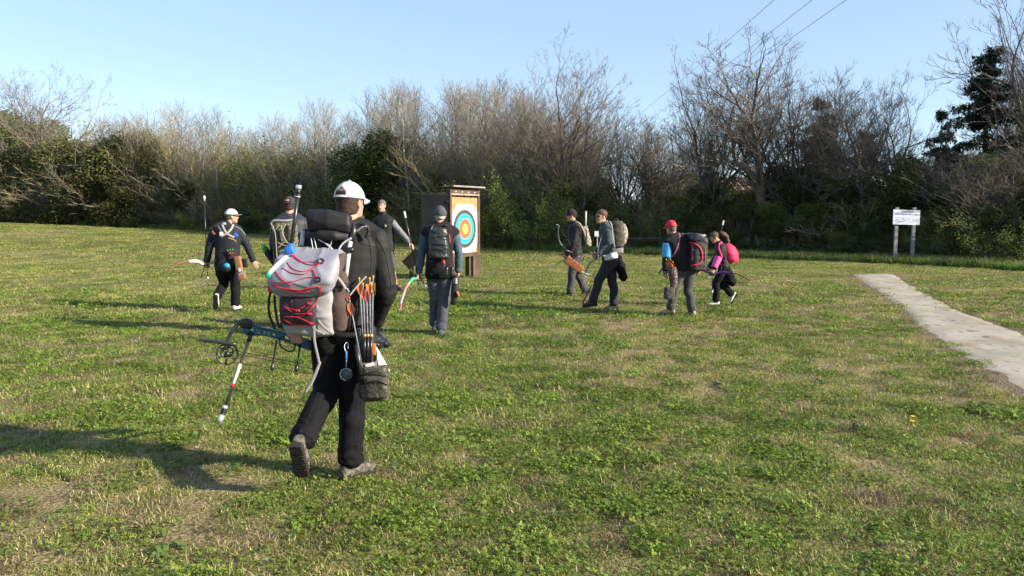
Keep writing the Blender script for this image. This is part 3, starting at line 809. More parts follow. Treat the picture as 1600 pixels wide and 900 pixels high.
def ball(c, ax, n=14, m=9):
    """ellipsoid from three scaled axes"""
    th = np.linspace(-math.pi / 2 * .97, math.pi / 2 * .97, m); ax = [np.array(tuple(a), float) for a in ax]; c = np.array(tuple(c), float)
    la = [np.linalg.norm(a) for a in ax]
    return loft([c + ax[2] * math.sin(t) for t in th], [ax[0] / la[0]] * m, [ax[1] / la[1]] * m, [la[0] * math.cos(t) for t in th], [la[1] * math.cos(t) for t in th], n)
def boxp(c, ax, n=None, p=5.0, taper=1.0, rows=5, round_=.82):
    """soft-edged box"""
    ax = [np.array(tuple(a), float) for a in ax]; c = np.array(tuple(c), float); la = [np.linalg.norm(a) for a in ax]
    ts = [-1, -.92, -.5, 0, .5, .92, 1]; sc = [round_, .97, 1, 1, 1, .97, round_]
    return loft([c + ax[2] * t for t in ts], [ax[0] / la[0]] * 7, [ax[1] / la[1]] * 7, [la[0] * s * (1 + (taper - 1) * (t + 1) / 2) for s, t in zip(sc, ts)], [la[1] * s for s in sc], 24, p)
def hardbox(c, ax):
    ax = [np.array(tuple(a), float) for a in ax]; c = np.array(tuple(c), float)
    V = [c + i * ax[0] + j * ax[1] + k * ax[2] for i in (-1, 1) for j in (-1, 1) for k in (-1, 1)]
    F = np.array([(0, 1, 3), (0, 3, 2), (4, 6, 7), (4, 7, 5), (0, 4, 5), (0, 5, 1), (2, 3, 7), (2, 7, 6), (0, 2, 6), (0, 6, 4), (1, 5, 7), (1, 7, 3)])
    return np.array(V), F
def evalmesh(me, mods):
    o = bpy.data.objects.new('tmp', me); COL.objects.link(o)
    for t, kw in mods:
        m = o.modifiers.new(t, t)
        for k, v in kw.items(): setattr(m, k, v)
    dg = bpy.context.evaluated_depsgraph_get(); dg.update()
    r = bpy.data.meshes.new_from_object(o.evaluated_get(dg)); bpy.data.objects.remove(o); return r
def fuse(parts, voxel=.01, smooth=3, dec=None, fold=None, noise=(0, 1)):
    """one continuous skin over overlapping closed shapes"""
    v, f = merge(*parts); me = trimesh('skin', v, f)
    r = evalmesh(me, [('REMESH', dict(mode='VOXEL', voxel_size=voxel)), ('SMOOTH', dict(factor=.5, iterations=smooth))])
    bpy.data.meshes.remove(me)
    if fold or noise[0]:
        n = len(r.vertices); co = np.empty(n * 3, np.float32); r.vertices.foreach_get('co', co); co = co.reshape(-1, 3).astype(float)
        no = np.empty(n * 3, np.float32); r.vertices.foreach_get('normal', no); no = no.reshape(-1, 3)
        d = np.zeros(n)
        if noise[0]:
            q = co * noise[1]
            r1 = 1 - np.abs(2 * vnoise(q[:, 0] * 5 + q[:, 2] * 2.5, q[:, 1] * 5 - q[:, 2] * 1.5, q[:, 2] * 11) - 1)
            r2 = 1 - np.abs(2 * vnoise(q[:, 0] * 12 + 7, q[:, 1] * 12, q[:, 2] * 22 + q[:, 0] * 9) - 1)
            d += noise[0] * ((r1 ** 2 - .45) + .45 * (r2 ** 2 - .45))
        for (c, ax, reach, amp, freq) in (fold or []):
            c = np.array(tuple(c)); ax = np.array(tuple(ax)); ax = ax / np.linalg.norm(ax); rel = co - c; t = rel @ ax; rr = np.linalg.norm(rel - t[:, None] * ax, axis=1)
            w = np.exp(-(t / reach) ** 2) * (rr < .17)
            pa = np.cross(ax, [.31, .2, .93]); pa /= np.linalg.norm(pa); pb = np.cross(ax, pa); an = np.arctan2(rel @ pa, rel @ pb)
            q1 = vnoise(t * freq / 3.4 + np.sin(an) * 1.1, np.cos(an) * 1.3, np.sin(an) * 1.3 + freq); q2 = vnoise(t * freq / 2.2 - np.sin(an + 1) * 1.5, np.cos(an) * 2, np.sin(an) * 2 + 50 + freq)
            d += w * amp * .9 * ((1 - np.abs(2 * q1 - 1)) ** 2 + .6 * (1 - np.abs(2 * q2 - 1)) ** 2 - .7)
        co += no * d[:, None]; r.vertices.foreach_set('co', co.astype(np.float32).ravel())
    r.update()
    if dec: r2 = evalmesh(r, [('DECIMATE', dict(ratio=dec))]); bpy.data.meshes.remove(r); r = r2
    r.polygons.foreach_set('use_smooth', np.ones(len(r.polygons), dtype=bool)); r.update()
    return r
def part(name, parts, m, parent, label=None, smooth=True):
    v, f = merge(*parts) if isinstance(parts, list) else parts
    o = link(name, trimesh(name, v, f, smooth), m, parent)
    if label: o['label'] = label
    return o
def thing(name, parts, m, label, cat, group=None, smooth=True):
    v, f = merge(*parts) if isinstance(parts, list) else parts
    return tag(link(name, trimesh(name, v, f, smooth), m), label, cat, group)

# ------------------------------------------------------------------ figure materials
def cloth(name, col, var=.1, rough=.9, bump=.25, bscale=240, sheen=.05, col2=None, scale=9, spec=.2): return mat(name, col, rough, var, scale, bump, bscale, spec=spec, col2=col2, sheen=sheen)
M['skin'] = mat('skin', (.40, .215, .15), .6, .08, 14, .1, 90, spec=.35)
M['black_shell'] = cloth('black_softshell', (.010, .0105, .0105), rough=.7, spec=.25, sheen=0, bump=.08, bscale=400)
M['black_trouser'] = cloth('black_trouser', (.006, .006, .0075), rough=.85, sheen=0, bump=.1, spec=.15)
M['black_nylon'] = cloth('black_nylon', (.012, .012, .013), rough=.62, spec=.35, bump=.15, sheen=0)
M['white_cap'] = cloth('white_cap', (.47, .47, .53), .04, .8)
M['pack_grey'] = cloth('pack_grey', (.22, .22, .26), .08, .6, .12, 160, spec=.35)
M['pack_light'] = cloth('pack_light', (.27, .265, .265), .1, .6, .12, 160)
M['pack_brown'] = cloth('pack_brown', (.065, .040, .036), .15, .7)
M['cord_red'] = cloth('cord_red', (.55, .02, .05), .05, .5, 0)
M['silver'] = mat('silver', (.62, .62, .64), .35, .05, 20, metal=.7)
M['tube_grey'] = mat('tube_grey', (.46, .47, .50), .4, .04, 10, spec=.5)
M['black_plastic'] = mat('black_plastic', (.012, .012, .013), .35, .1, 20, spec=.5)
M['carbon'] = mat('carbon', (.02, .02, .022), .3, .2, 60, spec=.5)
M['blue_metal'] = mat('blue_metal', (.008, .075, .16), .3, .3, 30, metal=.3, spec=.5)
M['blue_plastic'] = mat('blue_plastic', (.02, .14, .5), .45, .1, 30)
M['white'] = mat('white', (.58, .58, .58), .6, .04, 12)
M['paper'] = mat('paper', (.58, .59, .61), .8, .05, 6)
M['hair_dark'] = mat('hair_dark', (.035, .022, .015), .7, .4, 60, .5, 180)
M['hair_brown'] = mat('hair_brown', (.07, .038, .02), .6, .4, 60, .5, 180)
M['hair_grey'] = mat('hair_grey', (.10, .09, .085), .7, .4, 60, .5, 180)
M['hair_white'] = mat('hair_white', (.55, .53, .5), .7, .2, 60, .5, 180)
M['lip'] = mat('lip', (.30, .11, .09), .5, .05)
M['eye'] = mat('eye', (.04, .03, .025), .2, .05)
M['sole'] = mat('sole', (.02, .018, .016), .8, .2, 40, .5, 60)
M['shoe_hike'] = mat('shoe_hike', (.055, .05, .042), .95, .3, 30, .8, 60, spec=.1, col2=(.16, .145, .125))
M['shoe_white'] = mat('shoe_white', (.50, .45, .43), .7, .08, 20)
M['shoe_dark'] = mat('shoe_dark', (.03, .03, .033), .7, .2, 20)
M['shoe_tan'] = mat('shoe_tan', (.30, .24, .19), .8, .15, 20)
M['strap_grey'] = cloth('strap_grey', (.26, .25, .24), .1)
M['strap_black'] = cloth('strap_black', (.02, .02, .02), .1)

def camo(name, cols, scale=22):
    m = bpy.data.materials.new(name); m.use_nodes = True; n = m.node_tree.nodes; l = m.node_tree.links; b = n['Principled BSDF']
    tc = n.new('ShaderNodeTexCoord'); nz = n.new('ShaderNodeTexNoise'); nz.inputs['Scale'].default_value = scale; nz.inputs['Detail'].default_value = 2; nz.inputs['Distortion'].default_value = .6
    l.new(tc.outputs['Object'], nz.inputs['Vector']); cr = n.new('ShaderNodeValToRGB'); cr.color_ramp.interpolation = 'CONSTANT'
    el = cr.color_ramp.elements; el[0].position = 0; el[0].color = (*cols[0], 1); el[1].position = .45; el[1].color = (*cols[1], 1)
    for p, c in zip((.53, .6), cols[2:]): e = el.new(p); e.color = (*c, 1)
    l.new(nz.outputs[0], cr.inputs[0]); l.new(cr.outputs[0], b.inputs['Base Color']); b.inputs['Roughness'].default_value = .85
    return m
M['camo'] = camo('camo', [(.05, .048, .03), (.14, .13, .09), (.025, .025, .02), (.26, .23, .17)])
M['camo_dark'] = camo('camo_dark', [(.03, .028, .02), (.06, .055, .035), (.015, .015, .012), (.12, .105, .07)], 34)
M['heather'] = camo('heather', [(.09, .10, .11), (.15, .16, .17), (.11, .12, .13), (.24, .26, .27)], 60)

# ------------------------------------------------------------------ hand, head, shoe
def hand_parts(w, d, n, side, s=1.0, curl=.35, spread=.12, tr=.0088):
    """palm, four unequal fingers and thumb. d: towards the fingertips, n: palm normal, side: +1 right hand, -1 left"""
    d = unit(d); n = unit(Vector(n) - d * Vector(n).dot(d)); a = d.cross(n) * side          # towards the thumb
    out = []
    out.append(loft([w - d * .012 * s, w + d * .012 * s, w + d * .045 * s, w + d * .082 * s, w + d * .094 * s], [a] * 5, [n] * 5, [.025 * s, .030 * s, .040 * s, .040 * s, .034 * s], [.019 * s, .019 * s, .017 * s, .014 * s, .010 * s], 14, 2.6))
    for off, L, r in ((.029, .070, .0088), (.0100, .080, .0090), (-.0095, .074, .0086), (-.028, .058, .0078)):
        p = w + d * (.080 - abs(off) * .15) * s + a * off * s; q = [p - d * .015 * s, p]; rr = [r * s, r * s]
        ang = curl * .55; dirv = unit(d + a * off * spread / .03)
        for k, fl in enumerate((.45, .32, .25)):
            ang += curl * (.35, .75, .55)[k]; dv = dirv * math.cos(ang) + n * math.sin(ang); p = p + dv * L * fl * s; q.append(p); rr.append(r * s * (.94, .86, .7)[k])
        out.append(limb(q, rr, 8, 2))
    t0 = w + d * .022 * s + a * .026 * s; td = unit(a * .72 + d * .62 + n * .22); t1 = t0 + td * .040 * s; td2 = unit(a * (.40 - curl * .35) + d * .72 + n * (.25 + curl * .5)); t2 = t1 + td2 * .032 * s
    td3 = unit(td2 + n * curl * .5 - a * .2); t3 = t2 + td3 * .024 * s
    out.append(limb([t0 - td * .012 * s, t0, t1, t2, t3], [.013 * s, .0135 * s, .0115 * s, .0102 * s, .0082 * s], 9, 2))
    return out
def head_parts(c, u, f, s=1.0):
    r = f.cross(u).normalized(); f = u.cross(r).normalized()
    tb = [(-.118, .020, .024, .060), (-.104, .037, .042, .048), (-.080, .050, .060, .032), (-.045, .060, .078, .014), (-.005, .067, .088, .003), (.035, .073, .096, -.004), (.065, .073, .094, -.006), (.092, .060, .076, -.008), (.110, .038, .047, -.008), (.118, .014, .018, -.008)]
    P = [loft([c + u * z * s + f * o * s for z, a, b, o in tb], [r] * 10, [f] * 10, [a * s for _, a, _, _ in tb], [b * s for _, _, b, _ in tb], 22, 2.15)]
    for sg in (-1, 1):
        P.append(ball(c + r * sg * .074 * s - f * .006 * s - u * .008 * s, (unit(r * sg - f * .4) * .009 * s, f * .017 * s, u * .031 * s), 10, 7))
        P.append(ball(c + r * sg * .033 * s + f * .066 * s - u * .022 * s, (r * .018 * s, f * .018 * s, u * .018 * s), 8, 6))         # cheekbone
        P.append(ball(c + r * sg * .026 * s + f * .080 * s + u * .028 * s, (r * .022 * s, f * .011 * s, u * .008 * s), 8, 6))          # brow
        P.append(ball(c + r * sg * .009 * s + f * .094 * s - u * .034 * s, (r * .008 * s, f * .010 * s, u * .007 * s), 8, 6))          # nostril
    P.append(limb([c + f * .084 * s + u * .016 * s, c + f * .098 * s - u * .012 * s, c + f * .109 * s - u * .030 * s], [.008 * s, .009 * s, .011 * s], 9, 3))   # nose
    P.append(ball(c + f * .083 * s - u * .062 * s, (r * .023 * s, f * .011 * s, u * .009 * s), 9, 6))                                   # lips
    P.append(ball(c + f * .080 * s - u * .100 * s, (r * .020 * s, f * .014 * s, u * .013 * s), 9, 6))                                   # chin
    return P
def hair_parts(c, u, f, s=1.0, low=-.055, top=True):
    r = f.cross(u).normalized(); f = u.cross(r).normalized()
    tb = [(low, .056, .060, -.034), (low + .03, .066, .070, -.026), (-.005, .0755, .078, -.019), (.030, .080, .090, -.014), (.058, .0815, .1, -.008), (.085, .073, .092, -.004), (.108, .054, .068, -.004), (.124, .030, .038, -.006), (.130, .010, .012, -.006)]
    if not top: tb = [t for t in tb[:4]] + [(.058, .076, .093, -.010), (.083, .064, .080, -.008), (.103, .040, .050, -.007)]
    m = len(tb)
    return [loft([c + u * z * s + f * o * s for z, a, b, o in tb], [r] * m, [f] * m, [a * s for _, a, _, _ in tb], [b * s for _, _, b, _ in tb], 22, 2.1)]
def shell(c, u, f, radii, z0, s=1.0, th0=0.0, openb=None, tilt=0.0, nseg=40, rings=12, thick=.004, seam=True):
    """cap dome: ellipsoid shell from the rim (height z0) to the crown; openb = (half angle, height) of an opening at the back"""
    r = f.cross(u).normalized(); f = u.cross(r).normalized(); V = []; F = []
    for k in range(rings + 1):
        t = k / rings; ph = math.asin(max(-1, z0 / radii[2])) * (1 - t) + math.pi / 2 * .985 * t
        for j in range(nseg):
            a = 2 * math.pi * j / nseg
            q = 1 - (.012 if seam and (j % (nseg // 6)) == 0 else 0)
            V.append(c + (r * math.sin(a) * radii[0] * math.cos(ph) + f * math.cos(a) * radii[1] * math.cos(ph)) * s * q + u * (radii[2] * math.sin(ph) - tilt * math.cos(a) * math.cos(ph)) * s * q)
    for k in range(rings):
        for j in range(nseg):
            a = 2 * math.pi * (j + .5) / nseg - math.pi; a = (a + math.pi) % (2 * math.pi) - math.pi
            if openb:
                da = abs(abs(((2 * math.pi * (j + .5) / nseg) + math.pi) % (2 * math.pi) - math.pi) - math.pi); hh = (k + .5) / rings
                if (da / openb[0]) ** 2 + ((hh - .12) / openb[1]) ** 2 < 1 and hh > .10: continue
            F.append((k * nseg + j, k * nseg + (j + 1) % nseg, (k + 1) * nseg + (j + 1) % nseg, (k + 1) * nseg + j))
    V.append(c + u * radii[2] * s); top = len(V) - 1
    for j in range(nseg): F.append((rings * nseg + j, rings * nseg + (j + 1) % nseg, top))
    me = pymesh('cap', [tuple(v) for v in V], F, True)
    return evalmesh(me, [('SOLIDIFY', dict(thickness=thick, offset=1))])
def brim_mesh(c, u, f, radii, s=1.0, z=0.0, length=.07, half=1.05, dip=.012):
    r = f.cross(u).normalized(); f = u.cross(r).normalized(); V = []; F = []; n = 15; m = 6
    for k in range(m):
        t = k / (m - 1)
        for j in range(n):
            x = (2 * j / (n - 1) - 1); a = x * half; ext = length * t * (1 - abs(x) ** 2.6)
            p = c + (r * math.sin(a) * radii[0] * (1.0 - .08 * t) + f * (math.cos(a) * radii[1] + ext)) * s + u * (z - dip * t - .022 * x * x * (.3 + t) + .01) * s
            V.append(tuple(p))
    for k in range(m - 1):
        for j in range(n - 1): F.append((k * n + j, k * n + j + 1, (k + 1) * n + j + 1, (k + 1) * n + j))
    return evalmesh(pymesh('brim', V, F, True), [('SOLIDIFY', dict(thickness=.004 * s, offset=0))])
def shoe(parent, ankle, d, up, s, m, msole, high=.05, label=None):
    """shoe along d with its sole turned away from up; the ankle sits above the heel"""
    d = unit(d); up = unit(Vector(up) - d * Vector(up).dot(d)); r = d.cross(up)
    b = ankle - up * .075 * s
    st = [(-.075, .022, .030, .034), (-.062, .033, .045, .046), (-.03, .037, .052, .054), (.02, .037, .046, .046), (.07, .042, .036, .035), (.12, .046, .030, .028), (.165, .040, .024, .022), (.190, .024, .015, .015)]
    up_ = loft([b + d * x * s + up * h * s for x, a, hb, h in st], [r] * 8, [up] * 8, [a * s for _, a, _, _ in st], [hb * s for _, _, hb, _ in st], 16, 2.5)
    col = loft([ankle - up * .035 * s - d * .012 * s, ankle + up * .005 * s - d * .014 * s, ankle + up * (high - .03) * s - d * .014 * s], [r] * 3, [d] * 3, [.034 * s, .035 * s, .034 * s], [.050 * s, .048 * s, .046 * s], 14)
    tong = limb([b + d * .075 * s + up * .060 * s, b + d * .035 * s + up * .092 * s, b + d * .02 * s + up * .115 * s], [.020 * s, .022 * s, .018 * s], 10, 2)
    o = link('shoe', fuse([up_, col, tong], .006 * s if s > .9 and parent.get('near') else .009, 2, noise=(.002, 3)), m, parent)
    if label: o['label'] = label
    st2 = [(-.080, .030), (-.06, .039), (-.02, .041), (.03, .038), (.08, .044), (.125, .048), (.168, .042), (.194, .026)]
    P = [loft([b + d * x * s - up * .004 * s for x, a in st2], [r] * 8, [up] * 8, [a * s for _, a in st2], [.015 * s] * 8, 16, 4)]
    for x in [-.072, -.052, -.036, -.018, .012, .036, .058, .084, .104, .130, .152, .170]:
        a = float(np.interp(x, [q[0] for q in st2], [q[1] for q in st2])); P.append(hardbox(b + d * x * s - up * .021 * s, (r * a * .93 * s, d * .0075 * s, up * .006 * s)))
    v, f = merge(*P); q = link('sole', trimesh('sole', v, f), msole, o)
    # laces
    if parent.get('near'):
        L = [limb([b + d * (x) * s + up * z * s - r * .022 * s, b + d * (x + .004) * s + up * (z + .008) * s, b + d * x * s + up * z * s + r * .022 * s], [.0028 * s] * 3, 6, 2) for x, z in ((.045, .094), (.065, .084), (.085, .076), (.105, .066))]
        v, f = merge(*L); link('laces', trimesh('laces', v, f), M['strap_black'], o)
    return o

# ------------------------------------------------------------------ a clothed person posed on joints
def person(label, Y, j, s=1.0, fat=1.0, look=(0, 1, 0), up=(0, 0, 1), hands=None, top=None, legs=None, vox=.012, near=False, feet=None, hip_w=1.0,
           sleeve=None, trouser_end=1.0, vest=None, hair=None, soles=None, fold=1.0, shoes=None, group=None, gender=None, sleeve_end=1.0):
    J = {k: at(v[0], v[1], Y + (v[2] if len(v) > 2 else 0)) for k, v in j.items()}
    g = (J['ankL'] + J['ankR']) / 2; base = Vector((g.x, g.y, Hf(g.x, g.y)))
    o = empty('person', base, label, 'person', group)
    if near: o['near'] = 1
    look = unit(look); up = unit(up); N = J['neck']; P = (J['hipL'] + J['hipR']) / 2; hd = J['head']
    if near: del o['near']; o['near'] = 1
    latH = unit(J['hipR'] - J['hipL']); latS = unit(J['shR'] - J['shL'])
    spine = N - P; bend = j.get('bend')
    tt = [-.16, -.07, .02, .15, .3, .45, .6, .75, .86, .93, .985, 1.02]
    ra = [.085, .150, .172, .168, .158, .156, .166, .180, .186, .172, .115, .064]
    rb = [.075, .105, .120, .118, .112, .112, .118, .124, .118, .102, .078, .060]
    def torso(k0, k1, inf, ka=1.0, hem=None):
        C = []; A = []; B = []; a_ = []; b_ = []
        for t, x, y in list(zip(tt, ra, rb))[k0:k1]:
            c = P + spine * t; lat = unit(latH.lerp(latS, min(1, max(0, t)))); un = unit(spine); fr = un.cross(lat).normalized(); lat = fr.cross(un)
            c = c - fr * .015 * math.sin(math.pi * min(1, max(0, t))) * s
            C.append(c); A.append(lat); B.append(fr); a_.append((x * fat * ka + inf) * s); b_.append((y * (fat * 1.06 - .06) * ka + inf) * s)
        return loft(C, A, B, a_, b_, 24, 2.25)
    FR = unit(spine).cross(latS).normalized()
    def arm(sd, inf, end=1.0, start=0.0):
        a, b, c = J['sh' + sd], J['el' + sd], J['wr' + sd]
        pts = [a, a.lerp(b, .5), b, b.lerp(c, .35), c]; rr = [.058 * fat, .052 * fat, .044, .043, .029]
        pts = pts[:-1] + [b.lerp(c, end)]
        ext = [0.004, 0, 0.001, 0.002, .008]
        return limb(pts, [(r + inf + e * (inf > .004)) * s for r, e in zip(rr, ext)], 16, 4)
    def leg(sd, inf, end=1.0, loose=1.0):
        a, b, c = J['hip' + sd], J['kn' + sd], J['ank' + sd]
        bk = -FR if True else 0
        kb = unit((a + c) / 2 - b) if ((a + c) / 2 - b).length > .03 * s else bk
        calf = b.lerp(c, .33) + kb * .016 * s
        pts = [a + Vector((0, 0, .03 * s)), a.lerp(b, .35), a.lerp(b, .75), b, calf, b.lerp(c, .72), c.lerp(b, .04)]
        rr = [.092 * hip_w * fat, .088 * fat, .068, .058, .058, .043, .037]
        ext = [0, 0, .004, .008, .006, .018, .028]
        if end < 1: pts = pts[:3] + [a.lerp(b, end * 2)]; rr = rr[:3] + [.062]; ext = [0, 0, .01, .016]
        return limb(pts, [(r + inf + e * loose * (inf > .004)) * s for r, e in zip(rr, ext)], 16, 4)
    # --- body: one skin from the crown to the feet
    B_ = [torso(0, 12, -.006)]
    nb = hd - up * .075 * s - look * .018 * s
    B_.append(limb([N - unit(spine) * .05 * s, N, nb], [.068 * s, .059 * s, .056 * s], 16, 3))
    B_ += head_parts(hd, up, look, s)
    for sd in 'LR':
        B_.append(ball(J['sh' + sd], (Vector((.055, 0, 0)) * s, Vector((0, .055, 0)) * s, Vector((0, 0, .055)) * s)))
        B_.append(arm(sd, 0)); B_.append(leg(sd, -.004))
        h = (hands or {}).get(sd, {}); d = h.get('d') or (J['wr' + sd] - J['el' + sd]); n = h.get('n') or (latS * (1 if sd == 'L' else -1))
        B_ += hand_parts(J['wr' + sd], d, n, 1 if sd == 'R' else -1, s * (1.0 if near else 1.08), h.get('curl', .4))
        fd = (feet or {}).get(sd, {}).get('d', FR); fu = (feet or {}).get(sd, {}).get('up', (0, 0, 1)); fd = unit(fd)
        B_.append(limb([J['ank' + sd] - Vector((0, 0, .0)) , J['ank' + sd] - unit(fu) * .035 * s + fd * .05 * s, J['ank' + sd] - unit(fu) * .055 * s + fd * .13 * s], [.034 * s, .032 * s, .022 * s], 10, 3))
    body = link('body', fuse(B_, .0065 if near else .0085, 2, None if near else .5), M['skin'], o)
    r_ = look.cross(up).normalized(); f_ = up.cross(r_).normalized()
    for sg in (-1, 1):
        part('eye', ball(hd + r_ * sg * .029 * s + f_ * .0835 * s + up * .010 * s, (r_ * .0115 * s, f_ * .007 * s, up * .0055 * s), 10, 7), M['eye'], o)
    part('lips', ball(hd + f_ * .0905 * s - up * .062 * s, (r_ * .021 * s, f_ * .005 * s, up * .0055 * s), 10, 6), M['lip'], o)
    # --- clothes
    ve = vox
    if legs:
        Q = [torso(0, 5, .016 if trouser_end == 1 else .02)] + [leg(sd, .014, trouser_end) for sd in 'LR']
        for sg in (-1, 1): Q.append(ball(P - FR * .060 * s + latH * sg * .075 * s - Vector((0, 0, .035)) * s, (latH * .085 * s * fat, FR * .085 * s, Vector((0, 0, .10)) * s)))
        fd = []
        for sd in 'LR':
            ax = J['ank' + sd] - J['kn' + sd]
            if trouser_end == 1:
                fd += [(J['kn' + sd], ax, .10 * s, .007 * fold, 75), (J['ank' + sd] - ax.normalized() * .07 * s, ax, .09 * s, .010 * fold, 90)]
            fd += [(J['hip' + sd] + (J['kn' + sd] - J['hip' + sd]) * .15, J['kn' + sd] - J['hip' + sd], .10 * s, .006 * fold, 60)]
        o_ = link('shorts' if trouser_end < 1 else 'trousers', fuse(Q, ve, 3, None if near else .6, fd, (.006 * fold, 1.2)), legs, o)
    def topgarment(name, m, inf, k0=1, sleeves=True, collar=.012, end=1.0):
        Q = [torso(k0, 11, inf)]
        Q.append(limb([N - unit(spine) * .06 * s, N - unit(spine) * .01 * s, N.lerp(nb, .72)], [(.080 + inf) * s, (.066 + collar) * s, (.058 + collar) * s], 18, 3, round_=False))
        fd = [(P + spine * .3, spine, .16 * s, .006 * fold, 40)]
        for sd in 'LR':
            if sleeves:
                Q.append(arm(sd, inf, .965 * end)); ax = J['wr' + sd] - J['el' + sd]
                fd += [(J['el' + sd], ax, .11 * s, .008 * fold, 70), (J['el' + sd] - (J['el' + sd] - J['sh' + sd]) * .2, J['el' + sd] - J['sh' + sd], .09 * s, .006 * fold, 60), (J['wr' + sd] - ax * .12, ax, .06 * s, .006 * fold, 90)]
            Q.append(ball(J['sh' + sd] - latS * (.004 if sd == 'R' else -.004), (latS * (.062 + inf * .8) * s, FR * (.064 + inf) * s, unit(spine) * (.062 + inf * .8) * s)))
            Q.append(limb([J['sh' + sd], N.lerp(J['sh' + sd], .45) + unit(spine) * .012 * s, N.lerp(nb, .25)], [.056 * s + inf, .056 * s + inf, .050 * s + inf * .6], 12, 3))
        return link(name, fuse(Q, ve, 4 if near else 3, None if near else .6, fd, ((.0065 if near else .006) * fold, .72 if near else 1)), m, o)
    tops = top if isinstance(top, list) else [top]
    for (nm, m, inf, kw) in tops: topgarment(nm, m, inf, **kw)
    for sd in 'LR':
        ft = (feet or {}).get(sd, {})
        shoe(o, J['ank' + sd], ft.get('d', FR), ft.get('up', (0, 0, 1)), s, shoes or M['shoe_dark'], soles or M['sole'])
    if hair:
        m, low = hair[:2]; link('hair', fuse(hair_parts(hd, up, look, s, low, len(hair) < 3), .006 if near else .009, 2, noise=(.004 if len(hair) < 3 else .0015, 3)), m, o)
    J['P'] = P; J['FR'] = FR; J['lat'] = latS; J['latH'] = latH; J['up'] = up; J['look'] = look; J['spine'] = unit(spine); J['s'] = s; J['o'] = o
    print('person %-40s torso %.2f uaL %.2f faL %.2f uaR %.2f faR %.2f thL %.2f shL %.2f thR %.2f shR %.2f sh %.2f z %.2f ank %.2f %.2f' % (label[:40], spine.length, (J['elL'] - J['shL']).length, (J['wrL'] - J['elL']).length, (J['elR'] - J['shR']).length, (J['wrR'] - J['elR']).length,
          (J['knL'] - J['hipL']).length, (J['ankL'] - J['knL']).length, (J['knR'] - J['hipR']).length, (J['ankR'] - J['knR']).length, (J['shR'] - J['shL']).length, hd.z + .12, J['ankL'].z, J['ankR'].z))
    return J
def put_cap(J, m, mbrim=None, brim=True, openb=None, z0=.018, radii=(.091, .111, .114), length=.07, tilt=0.0, name='cap', dz=0.0, half=1.05, dirv=None):
    s = J['s']; u = J['up']; f = unit(dirv) if dirv else J['look']; c = J['head'] + u * (.018 + dz) * s - f * .006 * s
    o = link(name, shell(c, u, f, radii, z0, s, openb=openb, tilt=tilt), m, J['o'])
    if openb:
        r = f.cross(u).normalized(); ff = u.cross(r)
        P = [c + (r * math.sin(a) * radii[0] * 1.03 + ff * math.cos(a) * radii[1] * 1.03) * s + u * (z0 + .006) * s for a in np.linspace(math.pi - openb[0] * 1.15, math.pi + openb[0] * 1.15, 12)]
        part('strap', limb(P, [.0034 * s] * 12, 8, 1, round_=False), m, o)
        link('button', trimesh('button', *ball(c + u * (radii[2] + .003) * s, (r * .009 * s, ff * .009 * s, u * .005 * s), 10, 6)), m, o)
    if brim: link('brim', brim_mesh(c, u, f, radii, s, z0, length, half), mbrim or m, o)
    return o

# ------------------------------------------------------------------ gear
def rod(p, q, r, n=10): return limb([p, q], [r, r], n, 1, round_=False)
def line(P, r, n=5): return limb(P, [r] * len(P), n, 1, round_=False)
def arrow(tail, tip, cf, cn, label, group, r=.0032, fl=.06, fh=.011, mshaft=None):
    d = unit(tip - tail); o = empty('arrow', tail, label, 'arrow', group)
    part('shaft', rod(tail, tip, r, 6), mshaft or M['carbon'], o)
    part('nock', rod(tail - d * .018, tail + d * .002, r * 1.25, 6), cn, o)
    a = d.cross(Vector((.3, .5, .8))).normalized(); b = d.cross(a)
    for k in range(3):
        w = a * math.cos(k * 2.094) + b * math.sin(k * 2.094); n = d.cross(w)
        c0 = tail + d * .02; V = []
        for x, h in ((0, .2), (.15, .9), (.5, 1), (1, .1)):
            for sg in (-1, 1): V += [c0 + d * x * fl + n * .0006 * sg, c0 + d * x * fl + w * (r + h * fh) + n * .0004 * sg]
        V = np.array([tuple(v) for v in V]); F = []
        for i in range(3):
            q = i * 4; F += [(q, q + 1, q + 5), (q, q + 5, q + 4), (q + 2, q + 6, q + 7), (q + 2, q + 7, q + 3), (q + 1, q + 3, q + 7), (q + 1, q + 7, q + 5)]
        part('vane', (V, np.array(F)), cf, o, smooth=False)
    return o
